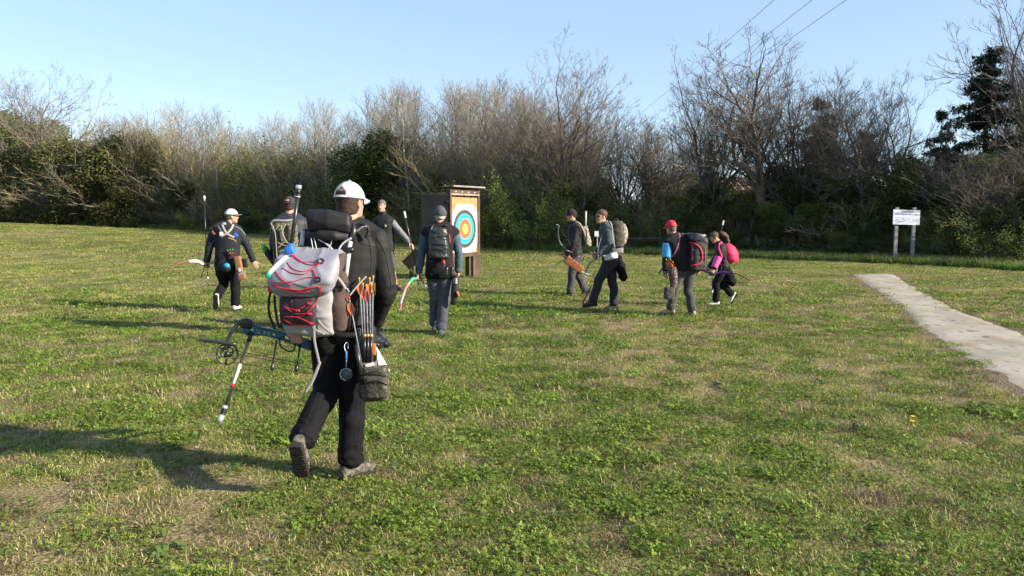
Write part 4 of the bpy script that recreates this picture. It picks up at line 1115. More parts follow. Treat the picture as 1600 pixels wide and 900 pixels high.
def recurve(label, grip, A, F, mriser, mlimb, L=.84, rods=True, vb=.28, main=.72, mtip=None, sight=True, msight=None, rr=1.0, group='bows carried by the archers', mv=None, vdir=None):
    """recurve bow: A along the limbs, F towards the target"""
    A = unit(A); F = unit(Vector(F) - A * Vector(F).dot(A)); S = A.cross(F)
    o = empty('bow', grip, label, 'bow', group)
    P = [grip + A * a + F * f for a, f in ((-.33, .065), (-.27, .06), (-.18, .045), (-.07, .012), (0, 0), (.06, .012), (.14, .055), (.22, .06), (.33, .065))]
    part('riser', limb(P, [x * rr for x in (.016, .020, .022, .018, .016, .018, .020, .022, .016)], 10, 3, flat=S, fl=.75), mriser, o)
    part('grip', limb([grip - A * .05 - F * .01, grip - F * .014, grip + A * .045 - F * .006], [.020, .021, .016], 10, 2), M['black_plastic'], o)
    tips = []
    for sg in (-1, 1):
        Q = [grip + A * sg * a + F * f for a, f in ((.30, .070), (.42, .062), (.55, .02), (.68, -.045), (L - .08, -.095), (L - .02, -.085), (L, -.062))]
        part('limb', limb(Q, [x * rr for x in (.022, .021, .019, .015, .010, .008, .006)], 8, 3, flat=F, fl=.28), mlimb, o); tips.append(Q[-2])
    part('string', line([tips[0], tips[1]], .0022), M['black_plastic'], o)
    if rods:
        e = grip + A * -.03 + F * .03
        st = part('stabiliser', rod(e, e + F * main, .0065 * rr, 8), M['carbon'], o)
        part('weight', limb([e + F * (main - .02), e + F * (main + .06)], [.013 * rr, .014 * rr], 10, 1), mtip or M['silver'], st)
        for sg in (-1, 1):
            vd = unit(vdir) if vdir else unit(-F * .75 + S * sg * .5); vd = unit(vd + S * sg * .25); q = e + F * .05
            sr = part('side_rod', rod(q, q + vd * vb, .006 * rr, 8), M['carbon'], o); part('weight', limb([q + vd * vb, q + vd * (vb + .035)], [.012 * rr, .013 * rr], 8, 1), mv or M['silver'], sr)
    if sight:
        q = grip + A * .13 + F * .05; b = part('sight', [rod(q, q + F * .16, .006, 6), rod(q + F * .14 - A * .06, q + F * .14 + A * .06, .006, 6), ball(q + F * .14 - A * .02 + S * .02, (F * .008, S * .014, A * .014), 8, 6)], msight or M['black_plastic'], o)
    return o
def pouch(name, c, ax, m, label, cat, vox=.01, extra=None, noise=.004, p=4.0, round_=.8, group=None):
    o = link(name, fuse([boxp(c, ax, p=p, round_=round_)] + (extra or []), vox, 2, noise=(noise, 2)), m)
    return tag(o, label, cat, group)
# ------------------------------------------------------------------ the nearest archer
YN = 4.65
def A1(px, py, d=0.0): return at(px, py, YN + d)
J1 = person('nearest man walking away in a white cap, black jacket and black trousers', YN,
    dict(head=(547, 316, .02), neck=(546, 355, .03), shL=(493, 372, .0), shR=(589, 374, .03), elL=(468, 446, .0), wrL=(462, 513, -.13), elR=(604, 455, .05), wrR=(584, 508, .27),
         hipL=(515, 522, .0), hipR=(555, 522, .03), knL=(510, 613, .0), ankL=(470, 692, -.34), knR=(551, 632, .05), ankR=(547, 725, .02)),
    s=.99, fat=1.0, look=(.42, .9, -.05), up=(.02, .02, 1), vox=.0075, near=True, legs=M['black_trouser'],
    top=[('jacket', M['black_shell'], .016, {})], hands=dict(L=dict(d=(-.02, .12, -1), n=(.15, 1, .1), curl=1.1), R=dict(curl=.7)),
    feet=dict(L=dict(d=(-.02, .52, -.85), up=(0.0, .85, .5)), R=dict(d=(.62, .75, .02))), hair=(M['hair_dark'], -.075, 'capped'), shoes=M['shoe_hike'], fold=1.05)
put_cap(J1, M['white_cap'], openb=(.46, .27), z0=.004, radii=(.0865, .1065, .108), name='cap', tilt=.004)
# turquoise underside of the brim
c = J1['head'] + J1['up'] * .014; link('brim_underside', brim_mesh(c - J1['up'] * .007, J1['up'], J1['look'], (.084, .105, .1), 1, .012, .072, 1.0), mat('turquoise', (.04, .35, .5), .7), J1['o'])
part('beard', ball(J1['head'] + J1['look'] * .062 - J1['up'] * .092, (unit(J1['look'].cross(J1['up'])) * .052, J1['look'] * .048, J1['up'] * .036), 14, 9), M['hair_dark'], J1['o'])
part('collar', limb([A1(546, 357, .015), A1(547, 345, .02)], [.080, .074], 20, 2, round_=False), M['black_shell'], J1['o'])

# ---- grey rucksack on a tube frame with a folding seat
rk = empty('rucksack', A1(480, 440, -.2), 'light grey rucksack with red cords and a tube frame on the nearest man\'s back', 'backpack')
def B1(px, py, d=-.27): return A1(px, py, d)
X_, Y_, Z_ = Vector((1, 0, 0)), Vector((0, 1, 0)), Vector((0, 0, 1))
PXM = YN / 1200
def packring(cx, cy, hw, dep, d, rotz=-.18):
    c = B1(cx, cy, d); a = Vector((math.cos(rotz), math.sin(rotz), 0)); b = Vector((-math.sin(rotz), math.cos(rotz), 0)); return c, a, b, hw * PXM * .94, dep
def packbody(rows, p=4.2, n=32):
    R_ = [packring(*r) for r in rows]
    return loft([r[0] for r in R_], [r[1] for r in R_], [r[2] for r in R_], [r[3] for r in R_], [r[4] for r in R_], n, p)
# lower sack
lower = packbody([(490, 524, 32, .05, -.17), (488, 518, 42, .085, -.18), (487, 500, 45, .105, -.18), (486, 480, 47, .11, -.18), (486, 462, 48, .11, -.18), (487, 450, 46, .09, -.17)])
link('sack', fuse([lower], .0065, 2, noise=(.013, 1.0)), M['pack_light'], rk)
# mesh front pocket, dark with the red cord zigzag
pk = link('front_pocket', fuse([packbody([(468, 508, 26, .02, -.285), (466, 500, 29, .03, -.29), (465, 482, 30, .035, -.295), (465, 466, 29, .03, -.295), (465, 460, 27, .02, -.29)], 3.5)], .006, 3, noise=(.004, 2)), cloth('mesh_dark', (.035, .022, .028), .3, .6), rk)
link('pocket_hem', fuse([packbody([(466, 463, 29, .03, -.293), (466, 459, 30, .034, -.294), (466, 455, 29, .03, -.29)], 3.5)], .006, 2), M['pack_grey'], pk)
# slanting lid: wide soft flap, its top edge far up against the back
lid = []
for (cx, cy, hw, dep, d, rz) in [(470, 461, 36, .035, -.28, -.05), (469, 452, 47, .055, -.30, -.06), (471, 440, 52, .075, -.30, -.10), (476, 425, 54, .09, -.27, -.14), (484, 408, 53, .085, -.22, -.2), (491, 396, 50, .06, -.17, -.22), (495, 388, 42, .03, -.14, -.22)]:
    lid.append((cx, cy, hw, dep, d, rz))
ld = link('lid', fuse([packbody(lid, 4.4)], .0065, 2, noise=(.017, .8)), M['pack_grey'], rk)
# brown gusset along the right flank of the lid and the brown side pocket with its bottle
gus = [limb([B1(538, 398, -.24), B1(527, 420, -.285), B1(513, 438, -.33), B1(505, 456, -.34)], [.022, .040, .036, .018], 12, 4, flat=Vector((.8, -.5, .2)), fl=.3)]
link('gusset', fuse(gus, .006, 2, noise=(.004, 2)), M['pack_brown'], rk)
sp = link('side_pocket', fuse([limb([B1(530, 452, -.22), B1(528, 480, -.23), B1(530, 512, -.22)], [.052, .058, .046], 16, 4)], .0065, 2, noise=(.013, 1.0)), M['pack_brown'], rk)
part('pouch_top', fuse([limb([B1(532, 428, -.2), B1(533, 440, -.2)], [.035, .045], 14, 3)], .006, 2, noise=(.004, 2)) and limb([B1(532, 428, -.2), B1(533, 442, -.2)], [.036, .046], 16, 3), M['pack_brown'], sp)
part('band', limb([B1(520, 447, -.26), B1(531, 445, -.275), B1(543, 447, -.25)], [.012] * 3, 8, 3), M['black_nylon'], sp)
# piping and cords
def cord(name, pts, m=M['cord_red'], r=.0028, d=-.385, parent=None):
    o = link(name, trimesh(name, *limb([B1(p[0], p[1], p[2] if len(p) > 2 else d) for p in pts], [r] * len(pts), 6, 5, round_=False), True), m, parent or rk); return o
def snap(target_objs, pts, lift=.004, r=.0028, m=M['cord_red'], name='cord', parent=None, k=10, flat=None):
    """a cord laid on the fabric: cast from the camera side onto the pack, then lifted off it"""
    P = []
    src = Vector((0, 0, CAMH)); pp, _ = smooth_pts([Vector((p[0], p[1], 0)) for p in pts], [1] * len(pts), k)
    for q in pp:
        tgt = at(q[0], q[1], YN); d = (tgt - src).normalized(); best = None
        for bv, off in target_objs:
            h = bv.ray_cast(src - off, d)
            if h[0] is not None and (best is None or h[3] < best[0]): best = (h[3], h[0] + off - d * lift)
        if best: P.append(best[1])
    if len(P) < 2: return None
    if flat: v, f = limb(P, [r] * len(P), 8, 1, flat=(Vector(P[0]) - src).normalized(), fl=flat, round_=False)
    else: v, f = limb(P, [r] * len(P), 6, 1, round_=False)
    return link(name, trimesh(name, v, f, True), m, parent or rk)
from mathutils.bvhtree import BVHTree
def bvh(o):
    me = o.data; off = Vector((0, 0, 0)); p = o
    while p is not None: off += p.location; p = p.parent
    return (BVHTree.FromPolygons([v.co.copy() for v in me.vertices], [tuple(q.vertices) for q in me.polygons]), off)
surf = [bvh(o) for o in rk.children if o.name.split('.')[0] in ('sack', 'lid', 'gusset', 'side_pocket')] + [bvh(pk)]
for pts in ([(459, 400), (478, 412), (496, 413), (505, 408)], [(459, 402), (470, 409), (486, 409), (503, 411)], [(449, 410), (458, 420), (474, 424), (490, 418), (505, 408)], [(441, 418), (455, 426), (475, 428), (488, 422), (494, 432), (497, 438)],
            [(431, 424), (440, 436), (456, 446)], [(420, 440), (450, 441), (478, 434), (492, 433)]):
    snap(surf, pts, r=.0024)
snap(surf, [(424, 446), (445, 451), (470, 453), (497, 448), (499, 455)], r=.0042, name='piping')
for pts in ([(444, 479), (464, 484), (482, 473)], [(444, 479), (462, 490), (484, 489)], [(443, 495), (470, 494), (490, 478), (499, 462), (503, 448)], [(443, 495), (465, 496), (487, 506)], [(443, 499), (460, 507), (487, 508)]):
    snap(surf, pts, r=.0022)
for px, py in ((458, 399), (465, 485), (483, 474), (484, 490), (487, 505)): snap(surf, [(px - 3, py), (px, py + 1), (px + 3, py)], r=.007, name='cord_tab', k=3)
for px, py in ((501, 408), (496, 437)):      # black cord locks, small rings
    snap(surf, [(px + 5 * math.cos(t), py + 3.6 * math.sin(t)) for t in np.linspace(0, 6.3, 9)], r=.0045, m=M['black_plastic'], name='cord_lock', k=3)
snap(surf, [(443, 452), (455, 454), (470, 456), (484, 456)], r=.0035, m=M['cord_red'], name='lettering')
for k in range(9): snap(surf, [(441 + k * 4, 449.5 + k * .35), (443 + k * 4, 452 + k * .35)], r=.0022, m=M['cord_red'], name='lettering', k=3)
snap(surf, [(455, 465), (457, 475), (455, 487), (457, 493)], r=.0018, m=M['black_plastic'], name='zip_pull')
# white card tucked under the cord at the left
wc = snap(surf, [(450, 402), (442, 407), (434, 415), (427, 422), (421, 429)], lift=.006, r=.016, m=M['white'], name='strip', flat=.15)
part('tab', limb([B1(420, 429, -.425), B1(417, 432, -.425)], [.015, .015], 8, 1, flat=Vector((.4, -.8, .4)), fl=.25), mat('green_tab', (.02, .3, .2), .6), wc)
# loose straps
for pts in ([(424, 452), (420, 470), (421, 492), (430, 514)], [(429, 462), (430, 480), (433, 500), (437, 512)], [(495, 478), (497, 500), (510, 515), (520, 522)], [(491, 500), (491, 530), (496, 555), (499, 568)], [(487, 505), (492, 515), (506, 522)], [(499, 568), (492, 585), (485, 603)], [(500, 566), (490, 592), (478, 612)]):
    dd = -.30 if pts[0][0] > 480 else -.25
    link('strap', trimesh('strap', *limb([B1(p[0], p[1], dd) for p in pts], [.0075] * len(pts), 8, 5, flat=Y_, fl=.25), True), M['strap_grey'] if pts[0][0] > 470 else M['strap_black'], rk)
part('red_tab', limb([B1(421, 448, -.33), B1(422, 455, -.33)], [.012, .012], 8, 1), M['cord_red'], rk)
# frame of grey tubes, seat roll
part('frame', [rod(B1(548, 372, -.15), B1(538, 448, -.17), .0135, 14)], M['tube_grey'], rk)
part('frame', [rod(B1(474, 360, -.10), B1(471, 384, -.12), .0135, 14)], M['tube_grey'], rk)
part('frame_joint', [limb([B1(551, 352, -.12), B1(552, 362, -.14), B1(548, 376, -.15)], [.020, .021, .016], 12, 3)], M['black_plastic'], rk)
part('clamp', [limb([B1(541, 392, -.165), B1(551, 390, -.165)], [.018, .018], 10, 1)], M['black_plastic'], rk)
link('seat_roll', fuse([loft([B1(482, 346, -.12), B1(484, 345, -.12), B1(515, 345, -.14), B1(546, 350, -.13), B1(549, 351, -.13)], [Z_] * 5, [Y_] * 5, [.052, .062, .064, .060, .05], [.040, .052, .055, .052, .04], 20, 3.2)], .0065, 2, noise=(.009, .9)), M['black_nylon'], rk)
link('seat_fabric', fuse([loft([B1(478, 368, -.11), B1(500, 366, -.15), B1(525, 368, -.16), B1(546, 370, -.13)], [Z_] * 4, [Y_] * 4, [.022, .030, .030, .022], [.03, .04, .04, .03], 16, 2.6)], .007, 2, noise=(.004, 2)), M['black_nylon'], rk)
link('back_panel', fuse([boxp(B1(505, 420, -.07), (X_ * .135, Y_ * .028, Z_ * .24))], .009, 2, noise=(.003, 1)), M['black_nylon'], rk)
for pts in ([(486, 372), (488, 384), (490, 396)], [(491, 372), (494, 386), (497, 396)], [(497, 374), (508, 380), (520, 391)], [(500, 376), (514, 383), (522, 393)], [(519, 374), (516, 384), (511, 392)]):
    cord('cable', pts, M['tube_grey'] if len(pts) % 2 else M['black_plastic'], .003, -.17)
cord('tube', [(528, 392), (536, 380), (549, 372)], M['tube_grey'], .006, -.18)
for pts in ([(551, 356), (562, 350), (572, 352), (576, 362), (572, 372)],): cord('shoulder_strap', [(p[0], p[1], -.10) for p in pts], M['black_nylon'], .011)
sw = [(p[0], p[1], -.115) for p in ((556, 362), (566, 355), (573, 354))]; cord('webbing', sw, M['strap_grey'], .005)
cord('buckle', [(528, 434, -.27), (536, 445, -.28), (540, 452, -.28)], M['strap_grey'], .010)
cord('webbing', [(546, 462, -.2), (560, 445, -.16), (572, 432, -.13)], M['strap_grey'], .005)
cord('webbing', [(530, 436, -.27), (540, 448, -.25), (545, 456, -.24)], M['strap_grey'], .006)

# second stabiliser standing out of the rucksack
t = empty('stabiliser_rod', B1(453, 388, -.2), 'thick dark stabiliser rod with silver tip standing out of the nearest man\'s rucksack', 'rod')
part('rod', rod(B1(455, 386, -.2), B1(465, 306, -.2), .0115, 14), M['carbon'], t)
part('tip', [rod(B1(466.2, 296, -.2), B1(467, 289, -.2), .0165, 16)], M['silver'], t)
part('damper', [rod(B1(465, 306, -.2), B1(465.4, 303, -.2), .018, 14), rod(B1(465.6, 301, -.2), B1(465.8, 299, -.2), .018, 14), rod(B1(465.2, 304, -.2), B1(466.3, 295, -.2), .013, 14)], M['black_plastic'], t)
part('ring', rod(B1(464.8, 308, -.2), B1(465.0, 306, -.2), .0175, 14), M['silver'], t)
part('holder', [boxp(B1(453, 391, -.2), (unit((1, 0, .3)) * .026, Y_ * .022, unit((-.3, 0, 1)) * .024)), rod(B1(452, 398, -.2), B1(455, 380, -.2), .015, 12)], M['blue_plastic'], t)

# ---- compound bow in the left hand
bw = empty('bow', A1(466, 532, -.02), 'blue and black compound bow hanging from the nearest man\'s left hand', 'bow')
def C1(px, py, d=-.1): return A1(px, py, d)
def plate(name, outline, thick, m, parent, holes=()):
    """flat machined plate cut in the picture plane at real depth, with real openings"""
    bm = bmesh.new()
    vs = [bm.verts.new(C1(*p)) for p in outline]; es = [bm.edges.new((vs[i], vs[(i + 1) % len(vs)])) for i in range(len(vs))]
    for h in holes:
        hv = [bm.verts.new(C1(*p)) for p in h]; es += [bm.edges.new((hv[i], hv[(i + 1) % len(hv)])) for i in range(len(hv))]
    bmesh.ops.triangle_fill(bm, edges=es, use_beauty=True); bmesh.ops.recalc_face_normals(bm, faces=bm.faces)
    me = bpy.data.meshes.new(name); bm.to_mesh(me); bm.free()
    return link(name, evalmesh(me, [('SOLIDIFY', dict(thickness=thick, offset=0)), ('BEVEL', dict(width=.0015, segments=2))]), m, parent)
dd = lambda x: -.16 + (x - 385) / 90 * .14
def D(pts): return [(x, y, dd(x)) for x, y in pts]
top_ = [(378, 499), (386, 497), (392, 499), (397, 506), (408, 511), (420, 513), (434, 516), (448, 520), (462, 524), (476, 528), (488, 532), (500, 538)]
bot_ = [(500, 552), (488, 547), (476, 545), (462, 540), (448, 534), (434, 530), (420, 526), (408, 524), (396, 524), (386, 524), (378, 518)]
holes = [D([(390, 513), (395, 511), (396, 516), (391, 519)]), D([(400, 514), (406, 516), (407, 521), (401, 520)]), D([(411, 516), (415, 517), (414, 522), (410, 521)]), D([(418, 518), (422, 519), (421, 524), (417, 523)]), D([(425, 519), (430, 521), (430, 526), (425, 524)]), D([(445, 524), (452, 527), (452, 531), (445, 529)])]
plate('riser', D(top_ + bot_), .030, M['blue_metal'], bw, holes)
part('limb_pocket', [boxp(C1(385, 506, -.16), (unit((1, .5, -.2)) * .034, unit((-.3, .9, .1)) * .026, unit((.2, 0, 1)) * .024))], M['black_plastic'], bw)
for off in (-.018, .018):
    part('limb', limb([C1(386, 500, -.16 + off), C1(376, 503, -.17 + off), C1(365, 514, -.185 + off), C1(356, 530, -.19 + off), C1(352, 546, -.19 + off)], [.013, .013, .012, .011, .010], 8, 4, flat=Vector((0, 1, 0)), fl=.55), M['carbon'], bw)
part('limb', limb([C1(312, 531, -.24), C1(340, 534, -.22), C1(367, 538, -.19)], [.010, .013, .015], 8, 4, flat=Vector((0, .2, 1)), fl=.9), M['carbon'], bw)
# cam wheel
cc = C1(355, 553, -.19); ax = unit((.55, -.8, .12)); u_ = ax.cross(Z_).normalized(); v_ = ax.cross(u_)
Rr = .060
rim = [cc + (u_ * math.cos(a) + v_ * math.sin(a)) * Rr for a in np.linspace(0, 2 * math.pi, 33)]
wh = part('cam', [limb(rim, [.0055] * 33, 8, 1, round_=False)] + [rod(cc, cc + (u_ * math.cos(a) + v_ * math.sin(a)) * Rr, .0045, 6) for a in np.arange(6) * 1.047 + .3] + [rod(cc - ax * .016, cc + ax * .016, .015, 12)] +
          [limb([cc + (u_ * math.cos(a) + v_ * math.sin(a) * .9) * .034 - v_ * .012 for a in np.linspace(0, 2 * math.pi, 17)], [.005] * 17, 6, 1, round_=False)], M['black_plastic'], bw)
cc2 = C1(560, 572, .52)
part('cam', [limb([cc2 + (u_ * math.cos(a) + v_ * math.sin(a)) * .05 for a in np.linspace(0, 2 * math.pi, 25)], [.0055] * 25, 8, 1, round_=False), rod(cc2 - ax * .012, cc2 + ax * .012, .013, 10)] + [rod(cc2, cc2 + (u_ * math.cos(a) + v_ * math.sin(a)) * .05, .0045, 6) for a in np.arange(5) * 1.256], M['black_plastic'], bw)
part('riser_end', limb([C1(495, 542, .0), C1(520, 548, .2), C1(548, 552, .42)], [.016, .016, .018], 8, 3), M['blue_metal'], bw)
part('limb', limb([C1(548, 552, .42), C1(556, 560, .48), C1(560, 572, .52)], [.014, .012, .010], 8, 3), M['carbon'], bw)
for (p, q) in (((366, 552, -.19), (558, 590, .5)), ((362, 566, -.18), (558, 594, .5)), ((368, 548, -.17), (556, 586, .5))):
    part('string', line([C1(*p), C1(*q)], .0017), M['black_plastic'], bw)
part('cable_guard', limb([C1(437, 528, -.1), C1(438, 540, -.12), C1(446, 547, -.14), C1(456, 549, -.13), C1(461, 543, -.11), C1(460, 536, -.08)], [.005] * 6, 8, 4), M['black_plastic'], bw)
part('grip', limb([C1(452, 524, -.05), C1(462, 532, -.03), C1(470, 540, -.02)], [.016, .018, .015], 10, 3), M['black_plastic'], bw)
# long stabiliser
sa, sb = C1(393, 520, -.18), C1(343, 660, -.42); dv = (sb - sa)
st = part('stabiliser', rod(sa, sb, .0085, 14), M['carbon'], bw)
part('mount', [rod(C1(398, 519, -.13), C1(386, 520, -.16), .012, 12), rod(sa, sa + dv * .1, .013, 12)], M['black_plastic'], st)
part('wrap', [rod(sa + dv * .36, sa + dv * .58, .0089, 14)], mat('wrap_print', (.55, .55, .57), .4, .45, 60, spec=.5), st)
part('mark', [rod(sa + dv * .585, sa + dv * .61, .0091, 14)], M['cord_red'], st)
part('weight', [rod(sa + dv * .92, sb, .0155, 16)], M['silver'], st)
part('weight', [rod(sa + dv * .82, sa + dv * .855, .0145, 16)], M['silver'], st)
part('damper', [rod(sa + dv * t0, sa + dv * (t0 + .014), .0165, 14) for t0 in (.86, .88, .9)] + [rod(sa + dv * .855, sa + dv * .93, .012, 12)], M['black_plastic'], st)
for p, q in (((432, 531, -.1), (425, 576, -.14)), ((469, 538, -.04), (463, 577, -.1))):
    e0, e1 = C1(*p), C1(*q); w_ = part('side_rod', rod(e0, e1, .0048, 10), M['carbon'], bw); dq = (e1 - e0).normalized()
    part('weight', limb([e1 - dq * .035, e1 - dq * .01, e1 + dq * .006], [.006, .014, .012], 12, 3), M['black_plastic'], w_)

# ---- quiver with arrows, pouch, papers at the right hip
qv = empty('quiver', A1(577, 520, -.13), 'dark hip quiver with gold-ringed arrow tubes on the nearest man\'s right hip', 'quiver')
link('quiver_bag', fuse([limb([A1(574, 512, -.10), A1(573, 560, -.12), A1(572, 620, -.12)], [.052, .056, .040], 16, 4)], .008, 2, noise=(.004, 2)), M['black_nylon'], qv)
for k, (x0, x1) in enumerate(((570, 569), (575, 574), (580, 579))):
    tb = part('arrow_tube', rod(A1(x0, 524, -.175), A1(x1, 566, -.185), .0085, 10), M['black_plastic'], qv); part('ring', rod(A1(x0, 522, -.175), A1(x0, 527, -.176), .0105, 12), mat('gold', (.5, .33, .1), .4, metal=.6), tb)
part('panel', [boxp(A1(564, 536, -.135), (X_ * .03, Y_ * .02, Z_ * .09))], cloth('mesh_grey', (.09, .09, .085)), qv)
part('patch', [boxp(A1(583, 546, -.15), (X_ * .016, Y_ * .006, Z_ * .035))], mat('orange_patch', (.5, .15, .03), .7), qv)
part('belt', limb([A1(508, 517, -.10), A1(530, 524, -.145), A1(560, 522, -.14), A1(580, 514, -.07)], [.018] * 4, 8, 4, flat=Z_, fl=1), M['black_nylon'], J1['o'])
ora = mat('vane_orange', (.55, .10, .02), .5); yel = mat('vane_yellow', (.50, .38, .04), .5); redm = mat('vane_red', (.5, .04, .03), .5); ynk = mat('nock_yellow', (.62, .28, .02), .4); shw = mat('shaft_pale', (.17, .175, .20), .4, .3, 60)
for k, (a, b, cf, lb) in enumerate((((561.5, 440), (568, 545), ora, 'leftmost arrow in the quiver on the nearest man\'s right hip, orange vanes'), ((567, 448), (571, 545), ora, 'second arrow from the left in the nearest man\'s hip quiver, lower than its neighbours'),
        ((572.5, 451), (575, 545), redm, 'middle arrow in the nearest man\'s hip quiver, red vanes and orange nock'), ((577.5, 440), (579, 545), ora, 'tall arrow right of the middle one in the nearest man\'s hip quiver'), ((583, 437), (581, 545), yel, 'rightmost arrow in the nearest man\'s hip quiver, with yellow vanes'))):
    arrow(A1(a[0], a[1] - 2, -.15 + .01 * k), A1(b[0], b[1], -.17 + .004 * k), cf, ynk, lb, 'arrows in the nearest man\'s quiver', .0042, .065, .014, shw)
arrow(A1(546, 468, -.26), A1(566, 575, -.2), ora, redm, 'arrow with orange vanes hanging left of the quiver against the brown side pocket', 'arrows in the nearest man\'s quiver', .0045, .075, .017, shw)
part('tube', rod(A1(556, 538, -.22), A1(567, 600, -.2), .013, 12), M['black_plastic'], qv)
pc = empty('belt_pouch', A1(586, 598, -.16), 'dark camouflage zipped belt pouch hanging below the nearest man\'s quiver', 'pouch')
link('bag', fuse([boxp(A1(586, 598, -.16), (X_ * .082, Y_ * .052, Z_ * .105), p=3.6, round_=.75), boxp(A1(589, 606, -.21), (X_ * .066, Y_ * .03, Z_ * .062), p=3.6, round_=.7)], .0075, 2, noise=(.006, 1.6)), M['camo_dark'], pc)
part('zip', limb([A1(566, 585, -.225), A1(588, 581, -.232), A1(606, 588, -.215)], [.0045] * 3, 8, 4), M['black_plastic'], pc)
part('zip', limb([A1(570, 598, -.245), A1(590, 595, -.253), A1(606, 601, -.235)], [.0045] * 3, 8, 4), M['black_plastic'], pc)
part('flap', [boxp(A1(576, 571, -.17), (X_ * .048, Y_ * .02, Z_ * .02))], cloth('flap_grey', (.14, .13, .115)), pc)
part('label_card', hardbox(A1(578, 570, -.2), (unit((1, 0, .28)) * .026, Y_ * .0015, unit((-.28, 0, 1)) * .010)), M['paper'], pc, smooth=False)
# folded score sheet, black bag behind
pp = [A1(588, 541, -.13), A1(609, 579, -.11), A1(604, 585, -.13), A1(594, 583, -.15), A1(590, 560, -.16)]
bmv = [tuple(p) for p in pp]; me = evalmesh(pymesh('score_sheet', bmv, [(0, 1, 2, 3, 4)]), [('SOLIDIFY', dict(thickness=.002, offset=0))])
tag(link('score_sheet', me, M['paper']), 'folded white score sheet sticking out beside the nearest man\'s quiver', 'paper')
bb_ = tag(link('bin_bag', fuse([hardbox(A1(592, 530, -.02), (unit((1, .3, .4)) * .045, unit((-.2, 1, 0)) * .022, unit((-.4, 0, 1)) * .055)), hardbox(A1(585, 545, -.03), (unit((1, .1, -.3)) * .035, Y_ * .02, unit((.3, 0, 1)) * .04))], .011, 1, .35, noise=(.022, 1.8)), mat('bag_black', (.012, .012, .014), .35, .1, spec=.6)), 'crumpled black plastic bag tucked behind the nearest man\'s quiver', 'bag')
# round medal on a blue cord
md = empty('medallion', A1(541, 583, -.17), 'round dark tag on a blue cord hanging behind the nearest man\'s thigh', 'tag')
mc = A1(541, 585, -.17); ma = unit((-.1, -1, .05)); part('disc', rod(mc - ma * .004, mc + ma * .004, .038, 32), mat('disc_grey', (.07, .08, .09), .4, metal=.3), md)
part('rim', limb([mc + ma * .004 + (X_ * math.cos(a) + Z_ * math.sin(a)) * .035 for a in np.linspace(0, 6.2832, 25)], [.0025] * 25, 6, 1, round_=False), M['tube_grey'], md)
part('cord', limb([A1(541, 574, -.17), A1(541, 560, -.17), A1(540, 548, -.16)], [.0025] * 3, 6, 2), M['tube_grey'], md)
part('bead', limb([A1(541, 562, -.17), A1(541, 549, -.165)], [.006, .006], 10, 1), M['blue_plastic'], md)
part('clip', limb([A1(540, 549, -.16), A1(538, 540, -.15), A1(543, 534, -.14), A1(544, 545, -.15)], [.0022] * 4, 6, 3), M['silver'], md)

# seams of the jacket and trousers
jk = [bvh(o_) for o_ in J1['o'].children if o_.name.startswith('jacket')]
seam_m = cloth('seam', (.010, .010, .011))
for pts in ([(572, 362), (578, 385), (580, 410), (577, 440), (575, 470)], [(560, 378), (575, 384), (590, 386)], [(588, 372), (600, 392), (607, 420), (611, 446)]):
    snap(jk, pts, lift=.0015, r=.0022, m=seam_m, name='seam', parent=J1['o'])
tj = [bvh(o_) for o_ in J1['o'].children if o_.name.startswith('trousers')]
for pts in ([(563, 560), (565, 600), (564, 640), (560, 690)], [(540, 600), (537, 640), (533, 690)], [(497, 610), (487, 640), (473, 672)]):
    snap(tj, pts, lift=.001, r=.0018, m=seam_m, name='seam', parent=J1['o'])

bb_.data.polygons.foreach_set('use_smooth', np.zeros(len(bb_.data.polygons), dtype=bool))
# ------------------------------------------------------------------ the other archers
XA, YA, ZA = Vector((1, 0, 0)), Vector((0, 1, 0)), Vector((0, 0, 1))
def px2m(Y): return Y / 1200
green_n = mat('nock_green', (.05, .5, .08), .5); red_n = mat('nock_red', (.6, .03, .03), .5); leather = mat('leather_brown', (.22, .11, .05), .6, .15, 20, .2); leather_or = mat('leather_orange', (.26, .085, .03), .55, .12, 20, .2)
navy = cloth('navy_jacket', (.012, .014, .019), rough=.7); blue_panel = cloth('blue_panel', (.015, .09, .33), rough=.7)

# --- man in the white and black cap, left
Y2 = 13.2
J2 = person('man in a white and black cap walking away at the left, face turned right', Y2,
    dict(head=(362, 338), neck=(356, 349), shL=(336, 359, -.05), shR=(370, 358, .05), elL=(327, 386, -.05), wrL=(323, 409, .0), elR=(386, 384, .08), wrR=(396, 408, .1),
         hipL=(347, 418), hipR=(365, 418, .03), knL=(350, 444, .05), ankL=(339, 464, -.28), knR=(368, 449, .03), ankR=(368, 477)),
    s=.99, fat=1.2, look=(.90, .42, -.08), legs=M['black_trouser'], top=[('jacket', navy, .018, {})], hands=dict(L=dict(curl=1.2), R=dict(curl=.4, n=(-.3, .9, 0))),
    feet=dict(L=dict(d=(-.15, .38, -1), up=(-.05, .95, .3)), R=dict(d=(.12, 1, 0))), hair=(M['hair_grey'], -.05, 1), shoes=M['shoe_white'])
put_cap(J2, M['white'], M['hair_grey'], z0=.014)
u, f = J2['up'], J2['look']; c = J2['head'] + u * .030
part('cap_band', loft([c - u * .012, c + u * .012], [u.cross(f)] * 2, [f] * 2, [.0885, .086], [.1085, .106], 24), M['black_nylon'], J2['o'])
part('glasses', limb([J2['head'] + f * .095 + u * .012 + f.cross(u) * x for x in (-.07, -.03, 0, .03, .07)], [.006, .012, .006, .012, .006], 8, 2), M['black_plastic'], J2['o'])
def on(J, t, lat, back): return J['P'] + (J['neck'] - J['P']) * t + J['lat'] * lat - J['FR'] * back
def surf_strap(J, name, pts, w, m, rad=.14, fl=.28, parent=None, label=None):
    P = [on(J, *p) for p in pts]
    return part(name, limb(P, [w] * len(P), 8, 4, flat=J['FR'], fl=fl), m, parent or J['o'], label)
